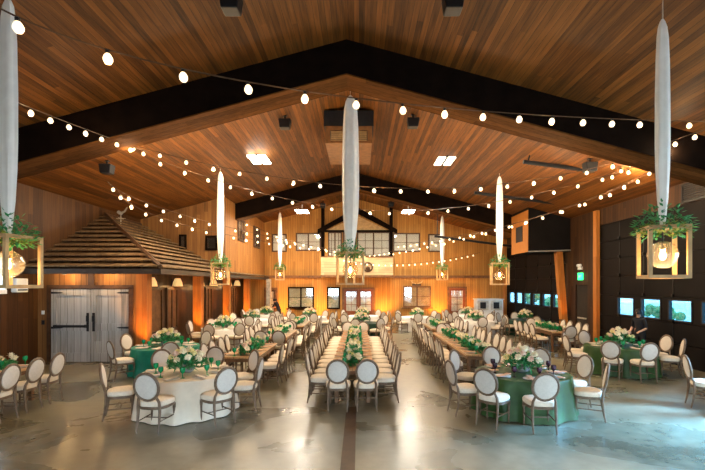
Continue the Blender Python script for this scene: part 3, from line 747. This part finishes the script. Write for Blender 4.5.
def gob(mat): return MB().lathe([(r_*1.2, z_*1.15) for r_, z_ in [(.036, 0), (.036, .004), (.008, .012), (.007, .07), (.02, .085), (.038, .11), (.042, .14), (.037, .175), (.034, .175), (.038, .14), (.03, .11), (.004, .092)]], 12).mesh('goblet', mat, True)
GOB = {'goblet': gob('goblet'), 'goblet_p': gob('goblet_p')}
NAMES = {'napkin': 'folded peach napkin', 'napkin_w': 'folded ivory napkin', 'goblet': 'green glass goblet', 'goblet_p': 'smoky purple goblet'}
def setting(x, y, z, dx, dy, where, tdesc, nap='napkin', g='goblet'):
    """place setting at (x,y), (dx,dy) points from the guest to the table centre"""
    rz = math.atan2(dy, dx)-pi/2
    for nm, me, ox, oy, oz, lab, cat in [('plate', PLATE, 0, 0, 0, 'white plate', 'plate'), (('napkin'), NAP[nap], 0, 0, 0, NAMES[nap], 'napkin'), ('goblet', GOB[g], .17, .10, 0, NAMES[g], 'glass')]:
        px_ = x + dx*oy + dy*ox; py_ = y + dy*oy - dx*ox
        o = link_mesh(nm, me); o.location = (px_, py_, z+oz+(.001 if nm != 'napkin' else .0015)); o.rotation_euler = (0, 0, rz)
        tag(o, '%s at %s of %s' % (lab, where, tdesc), cat, cat+'s on the tables')

# ------------------------------------------------------------------ flowers
def leaf(m_, c, d, up, L, W):
    d = d.normalized(); s_ = d.cross(up); s_ = s_.normalized() if s_.length > .01 else Vector((1, 0, 0))
    n_ = s_.cross(d)
    c = Vector(c)
    m_.add([c, c+d*L*.45+s_*W+n_*L*.06, c+d*L, c+d*L*.45-s_*W+n_*L*.06, c+d*L*.5-n_*L*.05], [(0, 1, 4), (1, 2, 4), (2, 3, 4), (3, 0, 4)])
def foliage_mesh(hx, hy, hz, n, seed, L=.11, mat='leaf', z0=.1, droop=.3):
    rr = random.Random(seed); m_ = MB()
    for k in range(n):
        a = rr.uniform(0, 2*pi); t = rr.uniform(0, 1)**.5; e = rr.uniform(.05, 1)
        c = Vector((hx*t*cos(a)*.85, hy*t*sin(a)*.85, z0+hz*e*(1-.6*t)))
        d = Vector((cos(a)*t*hx/max(hx, hy)+rr.uniform(-.5, .5), sin(a)*t+rr.uniform(-.5, .5), rr.uniform(-droop, .8)))
        leaf(m_, c, d, Vector((rr.uniform(-.3, .3), rr.uniform(-.3, .3), 1)), L*rr.uniform(.7, 1.3), L*.24)
    return m_.mesh('foliage', mat)
def bloom_mesh(r, mat, seed):
    rr = random.Random(seed); m_ = MB(); m_.ball((0, 0, 0), r*.6, 8, 5)
    for ring, (el, n) in enumerate([(10, 9), (40, 8), (68, 5)]):
        for k in range(n):
            a = 2*pi*k/n+ring*.4; e = radians(el)
            d = Vector((cos(a)*cos(e), sin(a)*cos(e), sin(e)))
            c = d*r*.35
            up = Vector((0, 0, 1)) if el < 60 else Vector((cos(a), sin(a), 0))
            leaf(m_, c, d, up, r*.85, r*.36)
    return m_.mesh('bloom', mat)
BL = [bloom_mesh(.075, 'bloom', 1), bloom_mesh(.06, 'bloom_y', 2), bloom_mesh(.065, 'bloom_p', 3), bloom_mesh(.085, 'bloom', 4)]
VASE = MB().lathe([(.09, 0), (.13, .03), (.15, .09), (.13, .13), (.12, .13), (.10, .03)], 14).mesh('vase', 'vase', True)
FOL_R = foliage_mesh(.40, .40, .30, 300, 3, L=.12)
FOL_L = foliage_mesh(.22, 1.15, .24, 620, 5, z0=.01, L=.13)
def round_flowers(name='flower_arrangement', seed=0, tall=0):
    r = empty(name); rr = random.Random(seed)
    link_mesh('vase', VASE, r)
    f_ = link_mesh('foliage', FOL_R, r)
    for k in range(19):
        a = 2.4*k+rr.uniform(-.3, .3); t = sqrt((k+.5)/19)
        b_ = link_mesh('bloom', BL[rr.choice([0, 0, 3, 1, 2])], r)
        b_.location = (.34*t*cos(a), .34*t*sin(a), .26+.19*(1-t*t)+rr.uniform(-.02, .03))
        b_.rotation_euler = (-.9*t*sin(a), .9*t*cos(a), rr.uniform(0, 6))
    return r
def garland(seed=0):
    r = empty('table_garland'); rr = random.Random(seed)
    link_mesh('foliage', FOL_L, r)
    for k in range(18):
        y = -1.08+2.16*k/17+rr.uniform(-.05, .05)
        b_ = link_mesh('bloom', BL[rr.choice([0, 0, 3, 1, 2])], r)
        b_.location = (rr.uniform(-.15, .12), y, .18+rr.uniform(-.02, .04)); b_.rotation_euler = (rr.uniform(-.5, .5), rr.uniform(-.5, .5), rr.uniform(0, 6))
    return r
FP = [round_flowers(seed=s) for s in range(2)]
GP = [garland(seed=s) for s in range(2)]

# ------------------------------------------------------------------ tables
def make_farm_table():
    r = empty('banquet_table')
    MB().box(-.45, .45, -1.215, 1.215, .70, .75).build('tabletop', 'tabletop', r, bevel=.008)
    MB().box(-.40, .40, -1.12, -1.08, .61, .70).box(-.40, .40, 1.08, 1.12, .61, .70).box(-.40, -.37, -1.1, 1.1, .61, .70).box(.37, .40, -1.1, 1.1, .61, .70).build('apron', 'tableleg', r)
    for sx in (-1, 1):
        for sy in (-1, 1):
            MB().box(sx*.34-.04, sx*.34+.04, sy*1.04-.04, sy*1.04+.04, 0, .70).build('leg', 'tableleg', r, bevel=.006)
    return r
FT = make_farm_table()
TOP = .75
sect_names = {1: ['whole'], 2: ['nearer section', 'farther section'], 3: ['nearest section', 'middle section', 'farthest section']}
gi = 0
def banquet(desc, xc, y0, nt_, left=True, right=True, near=0, far=0, nap='napkin', rear_x=0, skipL=(), skipR=(), sets=True, gob_='goblet', yaw=0):
    """desc: short unique description of the run of tables"""
    global gi
    for k in range(nt_):
        yc = y0+1.22+k*2.44
        lab = 'farmhouse table with green garland, %s' % desc if nt_ == 1 else 'farmhouse table with green garland, %s of %s' % (sect_names[nt_][k], desc)
        place(FT, (xc, yc, 0), 0, lab, 'table', 'long farmhouse tables')
        lab = 'flower garland along %s' % desc if nt_ == 1 else 'flower garland on %s of %s' % (sect_names[nt_][k], desc)
        place(GP[gi % 2], (xc, yc, TOP+.002), 0 if gi % 3 else pi, lab, 'centrepiece', 'garlands on the long tables'); gi += 1
    n = nt_*4
    for sd, on, skip in ((-1, left, skipL), (1, right, skipR)):
        if not on: continue
        sn = 'left' if sd < 0 else 'right'
        for k in range(n):
            y = y0+.31+k*.61
            if k not in skip:
                chair(xc+sd*(.95+random.uniform(-.03, .04)), y+random.uniform(-.02, .02), xc, y, 'oval-back chair, %s from near end, %s side of %s' % (ORD[k], sn, desc), 'chairs at the long tables')
            if sets: setting(xc+sd*.27, y, TOP, -sd, 0, '%s place, %s side' % (ORD[k], sn), desc, nap, gob_)
    for j in range(near):
        x = xc+(j-(near-1)/2)*.57
        nm = 'near end' if near == 1 else ('near end, left' if j == 0 else 'near end, right')
        chair(x, y0-.50, x, y0+1, 'oval-back chair at the %s, of %s' % (nm, desc), 'chairs at the long tables')
    for j in range(far):
        x = xc+(j-(far-1)/2)*.60
        nm = 'far end' if far == 1 else ('far end, left' if j == 0 else 'far end, right')
        ye = y0+2.44*nt_
        chair(x, ye+.50, x, ye-1, 'oval-back chair at the %s, of %s' % (nm, desc), 'chairs at the long tables')

def cloth_mesh(R, drop, folds, seed, mat):
    rr = random.Random(seed); m_ = MB(); n = folds*8
    ph = [rr.uniform(0, 2*pi) for _ in range(3)]
    rows = [(0, 0), (.5, 0), (.93, 0), (1.0, -.006), (1.012, -.03), (1.02, -.12), (1.04, -.32), (1.07, -.55), (1.10, -drop)]
    vs = []
    for sc, z in rows[1:]:
        t = min(1, max(0, -z/drop))
        for k in range(n):
            a = 2*pi*k/n
            w_ = sin(folds*a+ph[0])*.7+sin((folds//2+1)*a+ph[1])*.5+sin((folds+3)*a+ph[2])*.3
            r_ = R*sc+w_*.05*t**.7
            vs.append((r_*cos(a), r_*sin(a), z))
    c0 = len(vs); vs.append((0, 0, 0)); nr = len(rows)-1
    fs = [(i*n+k, i*n+(k+1) % n, (i+1)*n+(k+1) % n, (i+1)*n+k) for i in range(nr-1) for k in range(n)]
    fs += [(k, (k+1) % n, c0) for k in range(n)]
    m_.add(vs, fs); return m_.mesh('tablecloth', mat, True)
DIRN = ['right', 'back-right', 'back', 'back-left', 'left', 'front-left', 'front', 'front-right']
def round_table(desc, x, y, mat, spots, matname, nap='napkin', g='goblet', sets=True, seed=0, R=.9, fl=True):
    """spots: list of (angle deg, distance); desc unique"""
    o = link_mesh('tablecloth', cloth_mesh(R, .735, 13, seed, mat)); o.location = (x, y, TOP)
    tag(o, '%s cloth draped to the floor over %s' % (matname, desc), 'tablecloth', 'round tables')
    if fl: place(FP[seed % 2], (x, y, TOP+.002), seed*1.3, 'ivory flower arrangement on %s' % desc, 'centrepiece', 'flower arrangements on round tables')
    seen = {}
    for ang, dist in spots:
        dist = max(dist, 1.43); a = radians(ang); nm = DIRN[int(round((ang % 360)/45)) % 8]
        seen[nm] = seen.get(nm, 0)+1
        if seen[nm] > 1: nm = 'far '+nm
        chair(x+dist*cos(a), y+dist*sin(a), x, y, 'oval-back chair at the %s of %s' % (nm, desc), 'chairs at the round tables')
    if sets:
        for k in range(8):
            a = radians(k*45+22.5*0+ (spots[0][0] % 45))
            nm = DIRN[int(round(math.degrees(a)/45)) % 8]
            setting(x+.66*cos(a), y+.66*sin(a), TOP, -cos(a), -sin(a), '%s place' % nm, desc, nap, g)

banquet('the central long table', -.14, 8.78, 3, near=2, far=2)
banquet('the first table left of centre', -2.9, 10.2, 1, far=0, near=0)
banquet('the second table left of centre', -2.85, 14.0, 1, near=2, far=1, nap='napkin_w')
banquet('the third table left of centre', -2.8, 18.0, 1, near=1, far=1, nap='napkin_w')
banquet('the first long table right of centre', 3.15, 10.55, 2, near=0, far=1)
banquet('the second long table right of centre', 3.35, 16.7, 1, near=1, far=1, nap='napkin_w')
banquet('the table by the far overhead door', 7.6, 15.6, 1, near=1, far=1, nap='napkin_w')
banquet('the table cut by the left edge', -7.45, 6.85, 1, near=0, far=0, skipL=(0, 1, 2, 3))

ev = lambda a0, n=8, d=1.38: [(a0+k*360/n, d) for k in range(n)]
round_table('the near left round table', -3.45, 8.45, 'cloth_cream', [(-93, 1.33), (-42, 1.32), (-155, 1.4), (134, 1.45), (-2, 1.3), (42, 1.38), (88, 1.38)], 'cream', 'napkin_w', seed=1)
round_table('the near right round table', 3.28, 8.45, 'cloth_olive', [(-97, 1.32), (-135, 1.48), (-168, 1.50), (138, 1.48), (95, 1.5), (54, 1.5), (12, 1.40), (-27, 1.30)], 'olive green', 'napkin', 'goblet_p', seed=2)
round_table('the round table by the rustic doors', -5.55, 12.1, 'cloth_teal', [(-130, 1.32), (-62, 1.36), (162, 1.42), (112, 1.40), (62, 1.42)], 'emerald green', 'napkin_w', seed=3)
round_table('the round table by the near overhead door', 7.5, 12.1, 'cloth_olive', [(-130, 1.36), (-95, 1.32), (175, 1.42), (5, 1.40), (-30, 1.4), (100, 1.4), (140, 1.4)], 'moss green', 'napkin_w', seed=4)
round_table('the white table behind the rustic door table', -5.5, 17.2, 'cloth_white', ev(-95), 'white', 'napkin_w', seed=5)
round_table('the third white table along the cabin', -5.45, 21.3, 'cloth_white', ev(-80), 'white', sets=False, seed=6)
round_table('the last white table along the cabin', -5.5, 24.9, 'cloth_white', [a_ for a_ in ev(-100) if a_[0] != 80], 'white', sets=False, seed=7)
round_table('the white table beyond the third left table', -2.7, 23.1, 'cloth_white', ev(-75), 'white', sets=False, seed=8)
round_table('the dark table beyond the central table', .1, 19.6, 'cloth_dark', ev(-100), 'dark green', sets=False, seed=9)
round_table('the white table in front of the glazed doors', .2, 24.0, 'cloth_white', ev(-85), 'white', sets=False, seed=10)
round_table('the white table under the antler window', 3.2, 23.2, 'cloth_white', ev(-95), 'white', sets=False, seed=11)
round_table('the pale table right of the middle row', 5.7, 20.6, 'cloth_white', ev(-92), 'pale', sets=False, seed=12)
round_table('the pale table before the drinks cabinet', 6.3, 24.2, 'cloth_white', ev(-88), 'pale', sets=False, seed=13)
round_table('the dark table by the far door windows', 8.4, 21.2, 'cloth_dark', [(-92, 1.38), (135, 1.38), (90, 1.38), (-150, 1.38)], 'dark green', sets=False, seed=14)
# chairs of a round table cut off by the right edge
round_table('the table beyond the right edge', 8.35, 8.1, 'cloth_cream', [(158, 1.62), (188, 1.40)], 'cream', sets=False, seed=15, fl=False)

# ------------------------------------------------------------------ ribbons and lanterns
GFOL = [foliage_mesh((.44, .40)[k], (.44, .40)[k], (.66, .40)[k], (300, 260)[k], 21+k, L=.095, mat='leaf_y' if k else 'leaf', z0=-.16, droop=.9) for k in range(2)]
def lantern(x, y, zb, rz, where, size=.74, h=.80, rw_=.24, ztop=None, power=10):
    r = empty('hanging_lantern', (x, y, zb), rz); s = size/2; t = .026
    f_ = MB()
    for sx in (-1, 1):
        for sy in (-1, 1): f_.box(sx*s-t, sx*s+t, sy*s-t, sy*s+t, 0, h)
    for z in (0, h-2*t):
        for q in (-1, 1):
            f_.box(-s+t, s-t, q*s-t, q*s+t, z, z+2*t).box(q*s-t, q*s+t, -s+t, s-t, z, z+2*t)
    f_.box(-s+t, s-t, -t, t, h-2*t, h)
    f_.build('lantern_frame', 'pine', r)
    for k in range(2):
        o = link_mesh('greenery', GFOL[k], r); o.location = (0, 0, h-.02); o.rotation_euler = (0, 0, k*1.1); o.scale = (1.0, 1.0, 1.0-.35*k)
    g_ = MB().ball((0, 0, 0), .21, 18, 12).build('glass_globe', 'globe', r, smooth=True); g_.location = (0, 0, h*.46)
    b_ = MB().lathe([(.004, -.085), (.03, -.07), (.048, -.03), (.045, .01), (.02, .06), (.018, .09)], 12).build('bulb', 'bulb_big', g_, smooth=True)
    MB().tube([(0, 0, .08), (0, 0, h-h*.46-.05)], .012, 6).lathe([(.03, .08), (.03, .14), (.01, .15)], 10).build('socket', 'black', g_)
    tag(r, 'wooden frame lantern with greenery and globe bulb, %s' % where, 'lantern', 'hanging wooden lanterns')
    l = bpy.data.lights.new('globe_lamp', 'POINT'); l.energy = power; l.color = (1, .66, .30); l.shadow_soft_size = .06
    lo = bpy.data.objects.new('globe_lamp', l); COL.objects.link(lo); lo.parent = r; lo.location = (0, 0, h*.46-.12)
    # ribbon
    zt = ztop or cz(x)-.1; z0 = zb+h+.0; H = zt-z0
    m_ = MB(); n = 20; vs = []
    prof = [(0, .34), (.05, .50), (.14, .76), (.28, .95), (.4, 1.0), (.6, 1.0), (.8, .92), (.91, .80), (.96, .62), (.985, .36), (1.0, .05)]
    for t_, wd in prof:
        for k in range(n):
            a = 2*pi*k/n; rr_ = 1+.13*sin(5*a+1.0)+.06*sin(9*a+t_*3)
            vs.append((rw_/2*wd*cos(a)*rr_, rw_*.22*wd*sin(a)*rr_+.0, z0+t_*H))
    fs = [(i*n+k, i*n+(k+1) % n, (i+1)*n+(k+1) % n, (i+1)*n+k) for i in range(len(prof)-1) for k in range(n)]
    fs += [tuple(range(n-1, -1, -1)), tuple((len(prof)-1)*n+k for k in range(n))]
    m_.add([(v[0], v[1], v[2]-z0) for v in vs], fs)
    o = m_.build('fabric_ribbon', 'ribbon', smooth=True); o.location = (x, y, z0)
    MB().tube([(0, 0, H-.02), (0, 0, cz(x)-z0+.03)], .008, 6).build('cord', 'brass', o)
    tag(o, 'long white fabric ribbon holding the lantern, %s' % where, 'ribbon', 'white fabric ribbons')
lantern(-5.35, 6.4, 2.45, 1.42, 'at the left edge', size=.56, power=30, rw_=.27)
lantern(4.70, 6.5, 2.60, 1.28, 'above the table by the near overhead door', size=.50, ztop=6.63, power=30, rw_=.21)
lantern(-.23, 11.05, 2.50, .5, 'over the central long table', size=.50, h=.86, rw_=.40, ztop=7.5, power=10)
lantern(-5.35, 16.2, 2.50, .2, 'in front of the cabin columns', size=.58, h=.85, rw_=.25, power=22)
lantern(5.42, 16.2, 2.50, -.2, 'left of the boxed room', size=.6, h=.85, rw_=.24, power=22)
lantern(-4.9, 26.0, 2.8, .2, 'far left near the balcony', size=.5, rw_=.24, power=20)
lantern(5.15, 26.0, 2.8, .2, 'far right near the balcony', size=.5, rw_=.24, power=20)

# ------------------------------------------------------------------ string lights
bm_ = MB(); bm_.cur = 0
bm_.lathe([(.004, -.150), (.030, -.142), (.046, -.115), (.047, -.09), (.034, -.06), (.022, -.045)], 10)
bm_.cur = 1; bm_.lathe([(.022, -.045), (.022, -.01), (.010, 0)], 8)
BULB = bm_.mesh('bulb', ['bulb', 'black'], True)
def strand(pts, spacing, label, lamp_every=4, power=7.5, s0=0):
    """pts: three world points; curve passes through all of them"""
    a, m_, c = pts; ctrl = m_*2-(a+c)*.5
    q = lambda t: a*(1-t)**2+ctrl*2*t*(1-t)+c*t*t
    N_ = 160; P = [q(i/N_) for i in range(N_+1)]
    L = [0]
    for i in range(N_): L.append(L[-1]+(P[i+1]-P[i]).length)
    r = empty('string_lights', a)
    MB().tube([p-a for p in P[::4]], .009, 5).build('cord', 'trim', r)
    d = spacing*.4+s0; k = 0; j = 0
    while d < L[-1]-.1:
        while L[j+1] < d: j += 1
        f_ = (d-L[j])/(L[j+1]-L[j]); p = P[j].lerp(P[j+1], f_)-a
        b_ = link_mesh('bulb', BULB, r); b_.location = p; b_.rotation_euler = (random.uniform(-.12, .12), random.uniform(-.12, .12), 0)
        if k % lamp_every == 1:
            l = bpy.data.lights.new('bulb_lamp', 'POINT'); l.energy = power; l.color = (1, .72, .42); l.shadow_soft_size = .06
            lo = bpy.data.objects.new('bulb_lamp', l); COL.objects.link(lo); lo.parent = r; lo.location = p+Vector((0, 0, -.20))
        d += spacing; k += 1
    tag(r, label, 'string lights', 'festoon strings of warm bulbs')
PW = 44
strand([at(-70, -44, 3.4), at(332, 95, 5.5), at(760, 122, 9.2)], .72, 'nearest string of large bulbs across the top of the picture', 3, PW*.22, s0=.33)
strand([at(96, 134, 11.7), at(395, 188, 11.9), at(655, 150, 11.9)], .76, 'second string of bulbs crossing just behind the near beam', 3, PW*2.4)
strand([at(150, 157, 11.9), at(395, 211, 15.2), at(658, 160, 12.3)], .70, 'third string dipping toward the balcony from both sides', 3, PW*2.2)
strand([at(8, 98, 7.0), at(64, 121, 8.6), at(150, 153, 11.6)], .52, 'short string at upper left beside the left ribbon', 3, PW*.6)
strand([at(108, 182, 11.8), at(205, 221, 16.5), at(330, 249, 26)], .80, 'upper left string running back above the shingled roof', 4, PW)
strand([at(118, 190, 12.2), at(214, 232, 17.5), at(352, 252, 27)], .80, 'lower left string running back above the shingled roof', 4, PW)
strand([at(232, 215, 22.6), at(278, 236, 24), at(334, 251, 27)], .62, 'short far left string meeting the balcony', 4, PW*.8)
strand([at(660, 163, 11.9), at(527, 220, 16.5), at(392, 253, 27)], .80, 'upper right string running back to the balcony', 4, PW)
strand([at(650, 172, 12.6), at(512, 224, 17), at(395, 246, 27)], .84, 'lower right string running back to the balcony', 4, PW)
strand([at(705, 130, 8.9), at(648, 152, 11), at(610, 176, 13.5)], .7, 'short string at upper right behind the right ribbon', 3, PW*.6)
strand([at(336, 257, 26.9), at(400, 264, 26.6), at(480, 252.5, 26.9)], .38, 'thin fairy light string low across the balcony front', 6, 8)
strand([at(328, 252, 27.0), at(360, 255, 26.9), at(394, 251, 27.0)], .32, 'small string wound along the balcony rail', 6, 8)

# ------------------------------------------------------------------ people
def person(name, loc, rz, J, label, hair_bun=False):
    """J: joints in local metres; skin-modifier body baked to one mesh, clothes coloured by zone"""
    r = empty(name, loc, rz)
    names = list(J['pts']); idx = {n_: i for i, n_ in enumerate(names)}
    me = bpy.data.meshes.new('body'); me.from_pydata([J['pts'][n_][0] for n_ in names], [(idx[a], idx[b2]) for a, b2 in J['edges']], [])
    o = bpy.data.objects.new('body', me); COL.objects.link(o)
    o.modifiers.new('skin', 'SKIN'); 
    for i, n_ in enumerate(names):
        rd = J['pts'][n_][1]; me.skin_vertices[0].data[i].radius = rd if isinstance(rd, tuple) else (rd, rd)
        me.skin_vertices[0].data[i].use_root = (n_ == 'pelvis')
    sb = o.modifiers.new('sub', 'SUBSURF'); sb.levels = sb.render_levels = 2
    bpy.context.view_layer.update()
    dg = bpy.context.evaluated_depsgraph_get(); ev_ = o.evaluated_get(dg)
    nm = bpy.data.meshes.new_from_object(ev_); bpy.data.objects.remove(o)
    body = bpy.data.objects.new('body', nm); COL.objects.link(body); body.parent = r
    nm.materials.clear(); nm.materials.append(M['shirt']); nm.materials.append(M['skin'])
    bare = [Vector(J['pts'][n_][0]) for n_ in J['bare']]; cov = [Vector(J['pts'][n_][0]) for n_ in names if n_ not in J['bare']]
    for p in nm.polygons:
        c_ = p.center
        if min((c_-q).length for q in bare) < min((c_-q).length for q in cov): p.material_index = 1
        p.use_smooth = True
    hd = Vector(J['pts']['head'][0])
    f_ = MB()
    for s in (-1, 1): f_.ball((s*.033, .098, .01), .012, 6, 4)
    e = f_.build('eyes', 'hair', r); e.location = hd
    e = MB().add([(-.014, .095, -.01), (.014, .095, -.01), (0, .128, -.02), (0, .095, .03), (0, .098, -.028)], [(0, 2, 3), (1, 3, 2), (0, 4, 2), (1, 2, 4)]).build('nose', 'skin', r); e.location = hd
    e = MB().box(-.024, .024, .09, .101, -.056, -.048).build('mouth', 'door_red', r); e.location = hd
    h_ = MB(); h_.lathe([(.105, -.06), (.112, 0), (.112, .05), (.085, .105), (.01, .128)], 14, (0, -.025, .0), .92, 1.0)
    if hair_bun: h_.ball((0, -.13, .05), .055)
    e = h_.build('hair', 'hair', r, smooth=True); e.location = hd
    tag(r, label, 'person')
    return r
def skeleton(bend=0, armL=None, armR=None):
    P = {'pelvis': ((0, 0, .94), (.15, .11)), 'waist': ((0, .0+.10*bend, 1.10), (.13, .10)), 'chest': ((0, .02+.28*bend, 1.30-.05*bend), (.155, .115)), 'neck0': ((0, .01+.40*bend, 1.45-.10*bend), (.075, .07)),
         'neck': ((0, .03+.47*bend, 1.52-.13*bend), .052), 'head': ((0, .05+.55*bend, 1.62-.16*bend), (.082, .10)), 'crown': ((0, .04+.56*bend, 1.71-.16*bend), (.06, .075)),
         'hipL': ((-.1, 0, .88), .10), 'kneeL': ((-.11, .03, .50), .062), 'ankL': ((-.115, 0, .09), .042), 'toeL': ((-.12, .15, .035), .032),
         'hipR': ((.1, 0, .88), .10), 'kneeR': ((.11, .03, .50), .062), 'ankR': ((.115, 0, .09), .042), 'toeR': ((.12, .15, .035), .032)}
    E = [('pelvis', 'waist'), ('waist', 'chest'), ('chest', 'neck0'), ('neck0', 'neck'), ('neck', 'head'), ('head', 'crown'), ('pelvis', 'hipL'), ('hipL', 'kneeL'), ('kneeL', 'ankL'), ('ankL', 'toeL'),
         ('pelvis', 'hipR'), ('hipR', 'kneeR'), ('kneeR', 'ankR'), ('ankR', 'toeR')]
    bare = ['neck', 'head', 'crown']
    for s, nm_, arm in ((-1, 'L', armL), (1, 'R', armR)):
        sh = Vector((s*.17, P['chest'][0][1]+.03, P['chest'][0][2]+.10))
        el, wr = Vector(arm[0]), Vector(arm[1])
        P['sh'+nm_] = (tuple(sh), .058); P['el'+nm_] = (tuple(el), .042); P['fa'+nm_] = (tuple(el.lerp(wr, .25)), .040); P['wr'+nm_] = (tuple(wr), .027)
        d = (wr-el).normalized(); side = d.cross(Vector((0, 0, 1))).normalized()
        pm = wr+d*.07; P['pm'+nm_] = (tuple(pm), (.036, .020))
        E += [('chest', 'sh'+nm_), ('sh'+nm_, 'el'+nm_), ('el'+nm_, 'fa'+nm_), ('fa'+nm_, 'wr'+nm_), ('wr'+nm_, 'pm'+nm_)]
        bare += ['fa'+nm_, 'wr'+nm_, 'pm'+nm_]
        for k, ln in enumerate((.062, .072, .068, .052)):
            a = pm+side*(k-1.5)*.021+d*.02; b2 = a+d*ln*.55; c_ = b2+(d*.7+Vector((0, 0, -.7))).normalized()*ln*.5
            for q, pt in enumerate((b2, c_)): P['f%s%d%d' % (nm_, k, q)] = (tuple(pt), .009); bare.append('f%s%d%d' % (nm_, k, q))
            E += [('pm'+nm_, 'f%s%d0' % (nm_, k)), ('f%s%d0' % (nm_, k), 'f%s%d1' % (nm_, k))]
        th = wr+d*.03-side*s*.045; P['t'+nm_] = (tuple(th+d*.03), .010); E.append(('wr'+nm_, 't'+nm_)); bare.append('t'+nm_)
    return {'pts': P, 'edges': E, 'bare': bare}
person('person', (X(279, 26.7), 26.7, 0), 1.15, skeleton(.55, ((-.24, .30, 1.12), (-.10, .52, 1.02)), ((.24, .30, 1.12), (.12, .54, 1.02))), 'person in black with dark hair bending over a far left table', True)
person('person', (9.2, 13.75, 0), 2.1, skeleton(.12, ((-.24, .08, 1.10), (-.18, .34, 1.02)), ((.24, -.02, 1.12), (.26, .16, .90))), 'person in black standing by the near overhead door windows')
